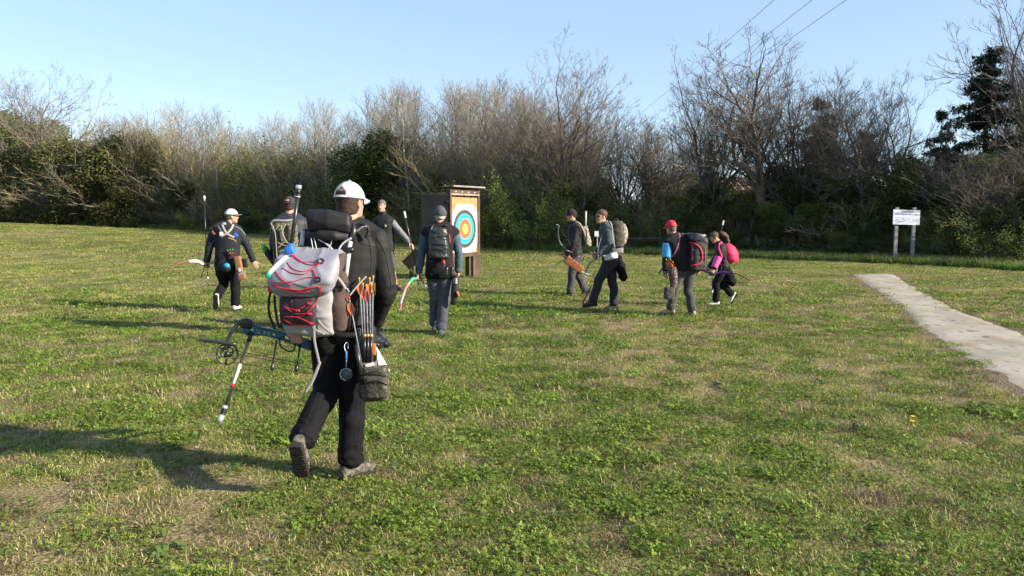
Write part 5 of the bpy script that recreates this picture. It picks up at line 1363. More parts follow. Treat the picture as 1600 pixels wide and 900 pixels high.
sg = M['strap_grey']
bj2 = [bvh(o_) for o_ in J2['o'].children if o_.name.startswith('jacket')]
def worn(bv, name, pts, r, m, parent, lift=.004, flat=.25): return snap(bv, pts, lift=abs(lift) if flat else lift, r=r, m=m, name=name, parent=parent, k=6, flat=flat)
for pts in ([(347, 350), (350, 358), (356, 366), (366, 371)], [(365, 350), (361, 358), (354, 365), (345, 368)]): worn(bj2, 'harness', pts, .018, sg, J2['o'])
worn(bj2, 'shoulder_panel', [(366, 365), (371, 370)], .030, blue_panel, J2['o'], -.008)
worn(bj2, 'shoulder_panel', [(332, 361), (336, 366)], .026, mat('orange_panel', (.4, .09, .03), .7), J2['o'], -.006)
worn(bj2, 'seam', [(340, 352), (346, 362), (346, 372)], .005, sg, J2['o'])
worn(bj2, 'seam', [(366, 353), (376, 358), (384, 368)], .005, sg, J2['o'])
worn(bj2, 'harness', [(356, 372), (364, 374), (369, 378)], .014, leather, J2['o'])
a, b, w = J2['shL'], J2['elL'], J2['wrL']
part('sleeve_stripe', limb([a + Vector((.045, -.055, -.05)), b + Vector((.035, -.045, 0)), w + Vector((.02, -.03, .06))], [.016, .020, .016], 8, 4, flat=YA, fl=.5), blue_panel, J2['o'])
worn(bj2, 'harness_disc', [(350, 348), (350.5, 351)], .032, sg, J2['o'], -.010)
worn(bj2, 'back_label', [(343, 366), (348.5, 366)], .040, M['paper'], J2['o'], -.022)
# hip gear of this man
def P2(x, y, d=0): return at(x, y, Y2 + d)
bp = empty('ball_pouch', P2(353, 418, -.2), 'round black and blue pouch beside the brown leather quiver', 'pouch')
part('bag', ball(P2(353, 418, -.20), (XA * .085, YA * .06, ZA * .085)), M['black_nylon'], bp); part('stripe', ball(P2(354, 415, -.235), (XA * .055, YA * .045, ZA * .045)), mat('teal', (.02, .22, .35), .4), bp)
q2 = empty('quiver', P2(374, 412, -.16), 'brown leather hip quiver of the man in the white and black cap', 'quiver')
part('tube', boxp(P2(373, 414, -.17), (unit((1, 0, .15)) * .055, YA * .04, unit((-.15, 0, 1)) * .15)), leather, q2)
part('pocket', boxp(P2(378, 432, -.19), (unit((1, 0, .5)) * .065, YA * .045, unit((-.3, 0, 1)) * .06)), leather, q2)
part('flap', boxp(P2(378, 427, -.235), (unit((1, 0, .5)) * .068, YA * .01, unit((-.3, 0, 1)) * .018)), M['strap_grey'], q2)
part('badge', ball(P2(374, 422, -.215), (XA * .025, YA * .01, ZA * .03)), M['paper'], q2)
part('card_case', boxp(P2(382, 411, -.05), (XA * .05, YA * .03, ZA * .075)), M['black_nylon'], q2)
for k, (x, y, cn, lb) in enumerate(((356, 392, green_n, 'leftmost arrow with a green nock'), (360, 391, green_n, 'middle arrow with a green nock'), (364, 390.5, green_n, 'right arrow with a green nock'), (361, 397, red_n, 'short arrow with red vanes'))):
    arrow(P2(x, y, -.19), P2(372 + k, 425, -.17), red_n if k != 1 else green_n, cn, lb + ' in the brown leather hip quiver', 'arrows in the brown quiver', .006, .06, .014)
recurve('white recurve bow with an upright rod, lowest and leftmost of the carried bows', P2(321, 413, -.0), (-.50, -.86, .02), (.0, .06, 1), M['white'], mat('limb_redbrown', (.28, .05, .04), .4, .1, 20), L=.80, vb=.36, main=1.08, rr=1.25, vdir=(.05, -.5, -.85))

# --- man with the camouflage pack
Y3 = 10.6
J3 = person('man in a dark jacket with a camouflage backpack, partly hidden by the nearest man', Y3,
    dict(head=(453, 322), neck=(453, 337), shL=(433, 349), shR=(475, 349, .02), elL=(428, 382, .03), wrL=(434, 408, .12), elR=(484, 382, .04), wrR=(480, 408, .14),
         hipL=(446, 421), hipR=(464, 421), knL=(447, 468, -.03), ankL=(448, 512, -.2), knR=(463, 468, .06), ankR=(465, 505, .15)),
    s=1.02, fat=1.05, look=(.12, 1, 0), legs=M['black_trouser'], top=[('jacket', cloth('dark_jacket', (.016, .018, .022), rough=.6, spec=.4), .018, {})], hair=(M['hair_dark'], -.05, 1), shoes=M['shoe_dark'])
put_cap(J3, cloth('cap_charcoal', (.035, .032, .034)), openb=(.6, .34), z0=.014)
def P3(x, y, d=0): return at(x, y, Y3 + d)
k3 = empty('backpack', P3(444, 378, -.22), 'camouflage backpack with pale straps behind the rod of the nearest man', 'backpack')
link('pack', fuse([boxp(P3(445, 378, -.25), (XA * .155, YA * .10, ZA * .27), p=3.4), boxp(P3(457, 370, -.33), (XA * .07, YA * .05, ZA * .16), p=3)], .011, 2, noise=(.012, 1)), M['camo'], k3)
link('inner_panel', fuse([boxp(P3(434, 382, -.33), (XA * .062, YA * .035, ZA * .18), p=3)], .011, 2, noise=(.008, 1)), M['black_nylon'], k3)
part('top_rail', limb([P3(423, 350, -.32), P3(428, 345, -.34), P3(446, 345, -.34), P3(462, 343, -.30)], [.017] * 4, 8, 4), sg, k3)
for pts in ([(426, 352), (430, 366), (432, 392), (433, 406)], [(439, 352), (443, 368), (449, 380)], [(446, 350), (441, 364), (446, 377)], [(434, 379), (446, 384), (460, 380)], [(434, 388), (446, 378), (460, 390)], [(435, 394), (448, 389), (461, 384)], [(436, 352), (428, 360), (424, 349)]):
    part('strap', limb([P3(x, y, -.385) for x, y in pts], [.007] * len(pts), 6, 4), cloth('strap_khaki', (.26, .25, .19)), k3)
part('side_frame', rod(P3(473, 362, -.14), P3(472, 381, -.14), .024, 12), mat('frame_dark', (.12, .13, .14), .5), k3)
g3 = empty('quiver', P3(428, 405, .05), 'dark quiver slanting out at the left hip of the man with the camouflage pack', 'quiver')
part('tube', limb([P3(417, 393, -.05), P3(428, 408, .0), P3(438, 422, .03)], [.045, .05, .042], 10, 2), M['black_nylon'], g3)
for k in range(5):
    arrow(P3(409.5 + k * 1.7, 384.5 - (k % 2) * 2.2 + abs(k - 2), -.05 + .01 * k), P3(433 + k * .6, 415, .0), green_n, green_n, ('leftmost', 'second', 'middle', 'fourth', 'rightmost')[k] + ' of the five green-vaned arrows beside the camouflage pack', 'green-vaned arrows', .006, .085, .020)

# --- man facing the camera
Y4 = 16.6
J4 = person('man in a black sleeveless jacket facing the camera with one arm held out', Y4,
    dict(head=(596.5, 322), neck=(599, 338), shR=(588, 347), shL=(612, 347, -.03), elR=(583, 367), wrR=(583, 385, -.08), elL=(627, 364, -.05), wrL=(640, 379, -.12),
         hipR=(594.5, 391), hipL=(606.5, 391), knR=(592, 419), ankR=(590, 449), knL=(612, 418, -.08), ankL=(619, 447, .02)),
    s=1.07, fat=1.08, look=(-.22, -1, -.02), legs=cloth('shorts_grey', (.05, .052, .058)), trouser_end=.55, top=[('shirt', M['heather'], .012, {}), ('vest', M['black_shell'], .024, dict(sleeves=False, collar=.016))],
    hands=dict(L=dict(curl=.3, n=(-.6, .2, -.8)), R=dict(curl=.4)), feet=dict(L=dict(d=(.75, -.6, 0)), R=dict(d=(-.1, -1, 0))), hair=(M['hair_grey'], -.035), shoes=M['shoe_dark'])
part('hood', limb([J4['neck'] - XA * .09 - YA * .0 + ZA * .01, J4['neck'] + YA * .10 + ZA * .01, J4['neck'] + XA * .10 + ZA * .0, J4['neck'] + XA * .06 - YA * .08 - ZA * .04], [.026, .042, .034, .02], 10, 4), M['heather'], J4['o'])
part('chest_logo', ball(on(J4, .72, -.08, -.165), (J4['lat'] * .03, J4['spine'] * .03, J4['FR'] * .008), 10, 6), M['strap_grey'], J4['o'])

# --- man in the grey cap seen from behind in front of the target
Y5 = 10.55
J5 = person('man in a grey cap and blue-grey sleeves seen from behind by the target', Y5,
    dict(head=(687.5, 336.5), neck=(687, 351), shL=(665, 364), shR=(710, 364), elL=(659, 396, .02), wrL=(654, 427, -.03), elR=(717, 396, .02), wrR=(716, 425, .06),
         hipL=(678, 424), hipR=(696, 424), knL=(680, 467, .05), ankL=(679, 507, .18), knR=(694, 470, .0), ankR=(689, 515, -.05)),
    s=.99, fat=1.04, look=(-.28, .96, -.02), legs=cloth('trouser_grey', (.055, .058, .075), rough=.8), top=[('shirt', cloth('shirt_bluegrey', (.055, .085, .11), rough=.8), .011, {}), ('vest', cloth('vest_brown', (.017, .012, .013), rough=.8, spec=.1), .022, dict(sleeves=False, collar=.018))],
    hands=dict(L=dict(curl=1.2), R=dict(curl=.8)), hair=(mat('hair_ash', (.33, .31, .29), .8, .3, 60, .5, 180), -.055, 1), shoes=cloth('shoe_bluegrey', (.07, .08, .10)))
put_cap(J5, cloth('cap_grey', (.065, .065, .078)), z0=-.012, radii=(.093, .113, .122), length=.045, half=.9, dz=-.006)
part('waistband', loft([J5['P'] + ZA * z for z in (-.10, -.07, .02, .05)], [J5['latH']] * 4, [YA] * 4, [.18, .200, .200, .185], [.135, .152, .150, .14], 26, 2.3), M['black_trouser'], J5['o'])
def P5(x, y, d=0): return at(x, y, Y5 + d)
k5 = empty('backpack', P5(686, 377, -.2), 'small black drawstring backpack on the man in the grey cap', 'backpack')
link('pack', fuse([boxp(P5(686, 380, -.21), (XA * .145, YA * .07, ZA * .20), p=2.8, taper=.72), boxp(P5(688, 388, -.26), (XA * .10, YA * .06, ZA * .12), p=2.6)], .009, 1, noise=(.018, 1.1)), mat('nylon_shiny', (.020, .024, .024), .42, .15, 20, spec=.5), k5)
for sgn in (-1, 1): part('strap', limb([P5(686 + sgn * 9, 352, -.14), P5(686 + sgn * 14, 354, -.05), P5(686 + sgn * 17, 361, .04)], [.014] * 3, 8, 4), M['black_nylon'], k5)
part('cord', line([P5(676, 353, -.2), P5(671, 364, -.235), P5(669, 380, -.22)], .003), sg, k5); part('pull', limb([P5(702, 366, -.26), P5(703, 379, -.26)], [.007, .010], 8, 1), mat('pull_red', (.25, .08, .07), .6), k5)
part('orange_tag', limb([P5(691, 404, -.2), P5(694, 411, -.2)], [.014, .017], 8, 1), ora, k5)
bn = empty('binoculars', P5(702, 424, -.22), 'black binoculars hanging at the belt of the man in the grey cap', 'binoculars')
for sgn in (-1, 1): part('barrel', limb([P5(702.5 + sgn * 4.5, 418, -.24), P5(702 + sgn * 4.2, 424, -.24), P5(701.5 + sgn * 4.5, 430, -.24)], [.020, .026, .031], 10, 2), M['black_plastic'], bn)
part('bridge', limb([P5(699, 421, -.24), P5(706, 421, -.24)], [.014, .014], 8, 1), M['black_plastic'], bn)
q5 = empty('quiver', P5(711, 450, -.12), 'black hip quiver with an orange patch worn by the man in the grey cap', 'quiver')
part('tube', limb([P5(712, 432, -.1), P5(711, 452, -.12), P5(709, 474, -.12)], [.05, .052, .042], 12, 3, flat=YA, fl=.7), M['black_nylon'], q5)
part('patch', limb([P5(714, 456, -.165), P5(717, 463, -.16)], [.018, .016], 8, 1), ora, q5)
part('clips', [hardbox(P5(711, 436 + k * 3, -.165), (XA * .03, YA * .006, ZA * .004)) for k in range(3)], M['silver'], q5)
recurve('white and red bow with a green riser held by the man in the grey cap', P5(652, 434, -.06), (-.22, -.90, -.36), (-.04, .05, 1), mat('riser_green', (.06, .32, .18), .4, .2, 20), mat('limb_whitered', (.55, .5, .5), .4, .25, 14, col2=(.55, .05, .06)), L=.80, main=.86, mtip=M['white'], rr=1.1, vdir=(.3, .1, -.95), vb=.2)

# --- man in the beanie
Y6 = 15.8
J6 = person('man in a dark beanie walking left with an orange leather quiver', Y6,
    dict(head=(893, 337), neck=(897, 350), shL=(901, 358, -.15), shR=(900, 357, .2), elL=(896, 381, -.20), wrL=(886, 398, -.12), elR=(893, 378, .28), wrR=(884, 396, .15),
         hipL=(899, 400, -.08), hipR=(899, 400, .1), knL=(893, 431, -.1), ankL=(891, 457, -.08), knR=(903, 431, .1), ankR=(914, 453, .16)),
    s=1.0, fat=1.02, look=(-1, .06, -.08), up=(-.06, 0, 1), legs=cloth('trouser_charcoal', (.050, .050, .060)), top=[('jacket', cloth('jacket_blackbrown', (.013, .011, .013), rough=.7), .020, {})],
    hands=dict(L=dict(curl=1.0), R=dict(curl=1.0)), feet=dict(L=dict(d=(-1, 0, 0)), R=dict(d=(-.85, 0, -.55), up=(-.4, 0, .9))), hair=(M['hair_dark'], -.03, 1), shoes=M['shoe_dark'])
put_cap(J6, cloth('beanie', (.030, .018, .022), bump=.6), brim=False, z0=-.010, radii=(.088, .108, .125), name='beanie')
part('sunglasses', limb([J6['head'] + J6['look'] * .097 + ZA * .012 + YA * x for x in (-.06, -.03, 0, .03, .06)], [.008, .014, .006, .014, .008], 8, 2), M['black_plastic'], J6['o'])
def P6(x, y, d=0): return at(x, y, Y6 + d)
k6 = empty('backpack', P6(917, 366, .0), 'small tan and black backpack of the man in the dark beanie', 'backpack')
link('pack', fuse([boxp(P6(915.5, 369, .03), (unit((1, 0, .25)) * .075, YA * .14, unit((-.25, 0, 1)) * .21), p=3)], .012, 2, noise=(.014, 1)), camo('pack_tan', [(.30, .25, .18), (.05, .045, .04), (.42, .38, .30), (.02, .02, .02)], 14), k6)
part('strap', limb([P6(900, 347, -.20), P6(906, 350, -.23), P6(911, 359, -.22), P6(914, 368, -.16)], [.018] * 4, 8, 4), cloth('strap_beige', (.36, .28, .22)), k6)
part('rod', rod(P6(915.5, 330, .05), P6(915, 356, .05), .017, 10), mat('rod_pale', (.45, .46, .44), .5), k6)
part('strap', limb([P6(916, 358, -.14), P6(916, 372, -.15), P6(914, 386, -.14)], [.01] * 3, 6, 3), M['strap_black'], k6)
q6 = empty('quiver', P6(897, 414, -.3), 'orange leather quiver carried flat at the hip of the man in the dark beanie', 'quiver')
qa = unit(P6(910, 423) - P6(884.5, 404)); qb = YA; qc = qa.cross(qb)
part('body', boxp(P6(897, 413.5, -.35), (qc * .085, YA * .05, qa * .205), p=7, taper=.85, round_=.93), leather_or, q6)
for t in (-.09, .0, .09): part('band', boxp(P6(897, 413.5, -.35) + qa * t, (qc * .089, YA * .054, qa * .010), p=7, round_=.95), leather, q6)
recurve('bow with a pale curved limb held by the man in the dark beanie', P6(893, 396, -.30), unit((-.1, -.2, .0)) + unit(P6(884, 350) - P6(899, 398)) * 1.2, unit((-1, -.15, -.25)), M['carbon'], mat('limb_pale', (.36, .40, .47), .3), L=.80, vb=.22, main=.42, mtip=M['white'], rr=.85)

# --- man in sunglasses
Y7 = 13.2
J7 = person('man in sunglasses and a grey-green fleece striding left', Y7,
    dict(head=(940, 338.5), neck=(946, 352), shL=(950, 361, -.18), shR=(947, 359, .18), elL=(952, 385, -.22), wrL=(935, 398, -.26), elR=(944, 383, .2), wrR=(931, 396, .05),
         hipL=(953, 408, -.09), hipR=(953, 408, .09), knL=(935, 439, .02), ankL=(926, 470, .05), knR=(957, 443, .1), ankR=(960, 476, .12)),
    s=.99, fat=1.0, look=(-.93, -.36, -.04), legs=cloth('trouser_dark', (.026, .026, .032)), top=[('shirt_hem', M['white'], .012, dict(k0=1, sleeves=False)), ('fleece', cloth('fleece_grey', (.052, .066, .072), rough=.95), .020, dict(k0=3))],
    hands=dict(L=dict(curl=1.1, d=(-.9, .1, -.3)), R=dict(curl=1.0)), feet=dict(L=dict(d=(-1, .0, -.12)), R=dict(d=(-1, -.1, -.08))), hair=(M['hair_brown'], -.025), shoes=M['shoe_dark'])
f = J7['look']; rr_ = f.cross(ZA)
part('sunglasses', limb([J7['head'] + f * (.100 - abs(x) * .35) + ZA * .012 + rr_ * x for x in (-.072, -.036, 0, .036, .072)], [.008, .018, .007, .018, .008], 8, 2), M['black_plastic'], J7['o'])
def P7(x, y, d=0): return at(x, y, Y7 + d)
b7 = [bvh(o_) for o_ in J7['o'].children if o_.name.split('.')[0] in ('trousers', 'fleece')]
worn(b7, 'shirt_tail', [(945, 403), (950, 402), (957, 400), (964, 398.5)], .052, M['white'], J7['o'], .010, .3)
k7 = empty('backpack', P7(967, 365, .0), 'dark backpack with tan outer pocket on the man in sunglasses', 'backpack')
link('pack', fuse([boxp(P7(964.5, 366, .0), (unit((1, 0, .05)) * .105, YA * .15, unit((-.05, 0, 1)) * .225), p=3.2)], .011, 2, noise=(.012, 1)), M['camo_dark'], k7)
link('pocket', fuse([limb([P7(973, 352, .0), P7(974.5, 364, .0), P7(973.5, 379, .0)], [.055, .075, .06], 14, 3)], .011, 2, noise=(.014, 1)), camo('pocket_tan', [(.16, .13, .10), (.30, .25, .20), (.10, .085, .07), (.36, .32, .28)], 16), k7)
part('strap', limb([P7(952, 346, -.20), P7(955.5, 352, -.23), P7(957, 368, -.22), P7(960, 386, -.17)], [.014] * 4, 8, 4), sg, k7)
part('handle', limb([P7(958, 346, 0), P7(963, 342, 0), P7(967, 346, 0)], [.012] * 3, 8, 3), M['black_nylon'], k7)
part('grey_base', boxp(P7(965, 391, .0), (XA * .09, YA * .12, ZA * .05)), cloth('base_grey', (.22, .22, .23)), k7)
tag(link('jacket', fuse([limb([P7(965, 403, -.02), P7(969, 416, -.0), P7(974, 433, .02), P7(976, 438, .02)], [.075, .085, .080, .045], 14, 4, flat=YA, fl=1)], .012, 1, noise=(.016, 1)), M['black_trouser']), 'black spare jacket hanging from the waist of the man in sunglasses', 'jacket')
recurve('dark bow held low across the legs of the man in sunglasses', P7(932, 402, -.33), unit((-.42, -.3, -.85)), unit((-1, -.1, .3)), M['carbon'], mat('limb_grey', (.05, .05, .055), .4), L=.56, vb=.2, main=.3, rr=.75, mtip=M['black_plastic'])
tag(link('walking_stick', trimesh('walking_stick', *rod(P7(924, 446, -.28), P7(910, 475, -.32), .013, 8), True), M['carbon']), 'thin black pole slanting down to the front shoe of the man in sunglasses', 'pole')

# --- man in the red cap
Y8 = 12.6
J8 = person('man in a red cap and black jacket with a light blue sleeve patch', Y8,
    dict(head=(1048.5, 356), neck=(1054, 368), shL=(1045, 378, -.06), shR=(1074, 378, .06), elL=(1041, 403, -.08), wrL=(1040, 424, -.12), elR=(1084, 403, .2), wrR=(1090, 420, .1),
         hipL=(1064, 418, -.02), hipR=(1077, 418, .05), knL=(1054, 451, -.04), ankL=(1048, 483, -.03), knR=(1075, 454, .04), ankR=(1082, 486, .0)),
    s=.93, fat=1.22, look=(-.62, .78, -.12), up=(-.12, .05, 1), legs=cloth('trouser_olive', (.052, .055, .055)), top=[('jacket', cloth('jacket_black', (.013, .012, .014)), .022, {})],
    hands=dict(L=dict(curl=1.0), R=dict(curl=1.0)), feet=dict(L=dict(d=(-.9, .3, 0)), R=dict(d=(-.3, .8, 0))), hair=(M['hair_grey'], -.065, 1), shoes=M['shoe_tan'])
put_cap(J8, cloth('cap_red', (.55, .02, .045), .05, .7), openb=(.5, .26), z0=.0, radii=(.092, .110, .118))
def P8(x, y, d=0): return at(x, y, Y8 + d)
a, b = J8['shL'], J8['elL']
part('sleeve_patch', limb([a.lerp(b, .12), a.lerp(b, .55), a.lerp(b, .98)], [.095, .088, .074], 16, 3, round_=False), cloth('light_blue', (.08, .34, .62), .04), J8['o'])

bj8 = [bvh(o_) for o_ in J8['o'].children if o_.name.startswith('jacket')]
worn(bj8, 'strap', [(1061, 364), (1062, 372), (1059, 384), (1054, 396), (1048, 405)], .013, cloth('strap_pink', (.33, .10, .14)), J8['o'], .002)
k8 = empty('backpack', P8(1090, 393, -.12), 'large black backpack with red curved piping on the man in the red cap', 'backpack')
link('pack', fuse([boxp(P8(1089, 397, -.10), (unit((1, .25, -.02)) * .145, unit((-.25, 1, 0)) * .15, unit((.06, 0, 1)) * .275), p=3.6)], .011, 2, noise=(.008, 1)), M['black_nylon'], k8)
link('lid', fuse([boxp(P8(1088, 371, -.12), (unit((1, .25, -.12)) * .14, unit((-.25, 1, 0)) * .15, unit((.1, 0, 1)) * .065), p=3)], .010, 2, noise=(.006, 1)), mat('nylon_blueblack', (.018, .022, .032), .35, .1, spec=.55), k8)
bv8 = [bvh(o_) for o_ in k8.children]
for pts in ([(1076, 379), (1086, 381), (1094, 388), (1097, 398), (1096, 408), (1090, 413), (1080, 415)],): snap(bv8, pts, lift=.008, r=.011, name='piping', parent=k8)
snap(bv8, [(1101, 386), (1102, 397), (1102, 412)], lift=.006, r=.006, m=cloth('side_pink', (.3, .14, .13)), name='side_stripe', parent=k8)
lt = mat('letter_red', (.42, .13, .13), .6)
for k in range(8):      # upright lettering, too small in the photograph to be read
    y = 384 + k * 3.0; snap(bv8, [(1080.2, y), (1082.8, y + .3)], lift=.006, r=.005, m=lt, name='letter', parent=k8, k=2)
    if k % 2: snap(bv8, [(1080.4, y - 1.4), (1080.4, y + 1.2)], lift=.006, r=.004, m=lt, name='letter', parent=k8, k=2)
    else: snap(bv8, [(1082.4, y - 1.2), (1082.6, y + 1.4)], lift=.006, r=.004, m=lt, name='letter', parent=k8, k=2)
q8 = empty('quiver', P8(1048, 428, -.25), 'dark hip quiver full of arrows on the man in the red cap', 'quiver')
link('tube', fuse([limb([P8(1051, 420, -.24), P8(1052, 434, -.25), P8(1052, 450, -.25)], [.065, .07, .055], 12, 3)], .011, 1, noise=(.010, 1)), camo('quiver_mix', [(.03, .025, .02), (.10, .03, .02), (.06, .055, .05), (.25, .22, .20)], 26), q8)
link('pouch', fuse([boxp(P8(1046, 458, -.27), (XA * .085, YA * .06, ZA * .10), p=3)], .010, 1, noise=(.006, 1)), M['camo_dark'], q8)
for k in range(6):
    arrow(P8(1041 + k * 2.1, 406 + (k % 3) * 2.2, -.25 - .01 * k), P8(1047 + k * 1.2, 440, -.25), (redm, yel, ora)[k % 3], (yel, redm, yel)[k % 3], ('leftmost', 'second', 'third', 'fourth', 'fifth', 'rightmost')[k] + ' of the six red and yellow arrow ends below the light blue sleeve', 'red and yellow arrows', .006, .06, .016)
part('glove', limb([J8['wrL'] + ZA * .04, J8['wrL'] - ZA * .03], [.042, .048], 12, 2), cloth('glove_grey', (.16, .16, .16)), J8['o'])
tag(link('short_rod', trimesh('short_rod', *rod(P8(1036, 418, -.1), P8(1029, 428, -.1), .012, 8), True), M['carbon']), 'short black rod sticking out behind the left hand of the man in the red cap', 'rod')

# --- girl with the pink backpack
Y9 = 13.9
J9 = person('girl with a brown ponytail and pink forearm sleeve walking left, looking down', Y9,
    dict(head=(1116.5, 371), neck=(1124, 381), shL=(1127, 388, -.14), shR=(1125, 387, .14), elL=(1121, 406, -.17), wrL=(1115, 420, -.2), elR=(1118, 404, .16), wrR=(1108, 418, .05),
         hipL=(1131, 418, -.07), hipR=(1131, 418, .07), knL=(1118, 444, -.06), ankL=(1119, 471, -.04), knR=(1129, 446, .07), ankR=(1144, 460, .10)),
    s=.83, fat=.92, look=(-.86, -.05, -.42), up=(-.42, 0, .9), legs=M['black_trouser'], top=[('hoodie', cloth('hoodie_black', (.012, .012, .014), rough=.6), .020, {})],
    hands=dict(L=dict(curl=1.1), R=dict(curl=1.0)), feet=dict(L=dict(d=(-1, -.1, 0)), R=dict(d=(-.5, 0, -.85), up=(-.85, 0, .5))), hair=(M['hair_brown'], -.03), shoes=M['shoe_white'], hip_w=.86)
def P9(x, y, d=0): return at(x, y, Y9 + d)
link('ponytail', fuse([limb([P9(1123.5, 367, 0), P9(1128, 365, 0), P9(1134, 370, 0), P9(1138.5, 379, 0)], [.03, .048, .046, .018], 12, 5)], .008, 1, noise=(.014, 2)), M['hair_brown'], J9['o'])
a, b = J9['elL'], J9['wrL']
part('forearm_sleeve', limb([a.lerp(J9['shL'], .25), a, a.lerp(b, .5), b.lerp(a, .12)], [.069, .066, .061, .056], 14, 3, round_=False), cloth('pink_sleeve', (.62, .10, .30), .04), J9['o'])
k9 = empty('backpack', P9(1139, 395, .0), 'bright pink backpack on the girl', 'backpack')
link('pack', fuse([limb([P9(1135, 385, 0), P9(1139, 395, 0), P9(1142.5, 406, 0)], [.10, .135, .125], 20, 4, flat=YA, fl=1.15)], .010, 2, noise=(.008, .8)), cloth('pink_pack', (.60, .03, .095), .05, .6), k9)
link('front_pocket', fuse([limb([P9(1144, 387, 0), P9(1148, 397, 0), P9(1149.5, 408, 0)], [.05, .065, .055], 14, 3)], .010, 2, noise=(.004, 1)), cloth('pink_pocket', (.52, .025, .08), .05, .6), k9)
part('strap', limb([P9(1128, 379, -.12), P9(1124, 381, -.19), P9(1123, 388, -.22), P9(1128, 402, -.2)], [.017] * 4, 8, 4), cloth('pink_strap', (.60, .04, .13)), k9)
tag(link('jacket', fuse([limb([P9(1131, 418, .02), P9(1137, 428, .02), P9(1143, 441, .03), P9(1145, 446, .03)], [.085, .095, .09, .05], 14, 4)], .012, 1, noise=(.016, 1)), M['black_trouser']), 'black jacket tied round the girl\'s waist and swinging behind her', 'jacket')
recurve('purple bow held level in the girl\'s left hand', P9(1113, 428, -.22), unit((1, -.55, -.12)), unit((.04, .5, 1)), mat('riser_purple', (.12, .03, .18), .4, .2, 20), mat('limb_dark', (.05, .045, .06), .4, .2, 20), L=.56, vb=.38, main=.95, mtip=M['white'], rr=1.0, vdir=(.12, .1, -1))
# ------------------------------------------------------------------ archery target
wood_d = mat('wood_dark', (.085, .055, .038), .9, .3, 4, .5, 30); wood_g = mat('wood_grey', (.24, .20, .16), .9, .25, 4, .5, 30)
YT = 20.6
def TP(x, y, d=0): return at(x, y, YT + d)
tz = Hf(TP(725, 400).x, YT)
T0 = Vector((TP(725, 420).x, YT, tz))
ang = math.radians(57)                       # the face is turned away to the right
tr_ = Vector((math.cos(ang), math.sin(ang), 0)); tn = Vector((math.sin(ang), -math.cos(ang), 0)); tu = Vector((0, 0, 1))      # along the face, out of the face, up
tg = empty('archery_target', T0, 'wooden roofed archery target stand with coloured rings, its black door open to the left', 'archery target')
mpx = YT / 1200
def zt(y): return CAMH + (340 - y) * mpx
ztop, zface1, zface0, zmid = zt(296), zt(318), zt(394), zt(357.5)
W = .585
def tb(c, a, n, u): return hardbox(T0 + tr_ * c[0] + tn * c[1] + tu * (c[2] - tz), (tr_ * a, tn * n, tu * u))
def tpart(name, args, m, lab=None, par=None): return part(name, tb(*args), m, par or tg, lab, smooth=False)
hleg = zt(400) - tz
for sx_ in (-1, 1):
    tpart('post', ((sx_ * (W + .04), .0, (ztop + zt(402)) / 2), .038, .06, (ztop - zt(402)) / 2), wood_d)
    tpart('leg', ((sx_ * (W - .08), .02, tz + .29), .16, .04, .34), wood_d)
    tpart('brace', ((sx_ * (W + .02), -.32, (tz + zt(330)) / 2 - .2), .045, .05, (zt(330) - tz) / 2), wood_d)
tpart('butt', ((0, -.06, (zt(309) + zt(399)) / 2), W, .09, (zt(309) - zt(399)) / 2), mat('straw_board', (.33, .20, .085), .95, .22, 14, .8, 60))
for k in range(4): tpart('header_plank', ((0, .045, zt(300.5) - k * .0), W + .07, .02, .045), wood_d) if k == 0 else None
tpart('header_plank', ((0, .05, zt(304.6)), W + .05, .018, .022), wood_g)
for k in range(4): part('bolt', ball(T0 + tr_ * (-.42 + .28 * k) + tn * .068 + tu * (zt(301) - tz), (tr_ * .022, tn * .01, tu * .022), 8, 5), M['silver'], tg)
for k in range(4): tpart('slot_shade', ((-.46 + .305 * k, -.03, zt(308.4)), .10, .05, .028), M['black_plastic'])  # black blocks standing in for the shade inside the gaps below the header
tpart('bottom_rail', ((0, .045, zt(397.5)), W + .06, .03, .055), wood_d)
for k in range(4):
    o = tpart('roof_board', ((-.01 + .02 * k, -.44 + .17 * k, ztop + .045 + (k - 1.5) * .016), W + .12, .088, .012), wood_g if k > 1 else wood_d)
part('roof_edge', hardbox(T0 + tn * .16 + tr_ * .02 + tu * (zt(294.5) - tz + .03), (tr_ * (W + .13), tn * .04, unit(tu) * .018)), mat('wood_silver', (.22, .19, .155), .9, .2, 5, .4), tg, smooth=False)
# clipped white sheet, rings as stacked thin discs
def disc(rad, off, m, name, lab=None, n=48):
    c = T0 + tn * off + tu * (zmid - tz) + tr_ * (.0)
    V = [c + (tr_ * math.cos(a) + tu * math.sin(a)) * rad for a in np.arange(n) * 2 * math.pi / n]
    Vb = [v - tn * .002 for v in V]; F = [tuple(range(n)), tuple(range(2 * n - 1, n - 1, -1))] + [(i, i + n, (i + 1) % n + n, (i + 1) % n) for i in range(n)]
    o = link(name, pymesh(name, [tuple(v) for v in V + Vb], F), m, tg); return o
hw, z1, z0 = .565, zt(319), zt(395); cl = .20
oc = [(-hw, z0 + cl * .4), (-hw + cl * .4, z0), (hw - cl * .5, z0 + .0), (hw, z0 + cl * 1.6), (hw + .0, z1 - cl * 1.1), (hw - cl * 1.1, z1 + .0), (-hw + cl * 1.2, z1), (-hw, z1 - cl * 1.5)]
V = [T0 + tr_ * x + tn * .034 + tu * (z - tz) for x, z in oc]; Vb = [v - tn * .003 for v in V]; n_ = len(V)
link('paper_face', pymesh('paper_face', [tuple(v) for v in V + Vb], [tuple(range(n_)), tuple(range(2 * n_ - 1, n_ - 1, -1))] + [(i, i + n_, (i + 1) % n_ + n_, (i + 1) % n_) for i in range(n_)]), mat('target_white', (.56, .56, .56), .8, .02), tg)
def pm(n, c): return mat(n, c, .7, .03, 9)
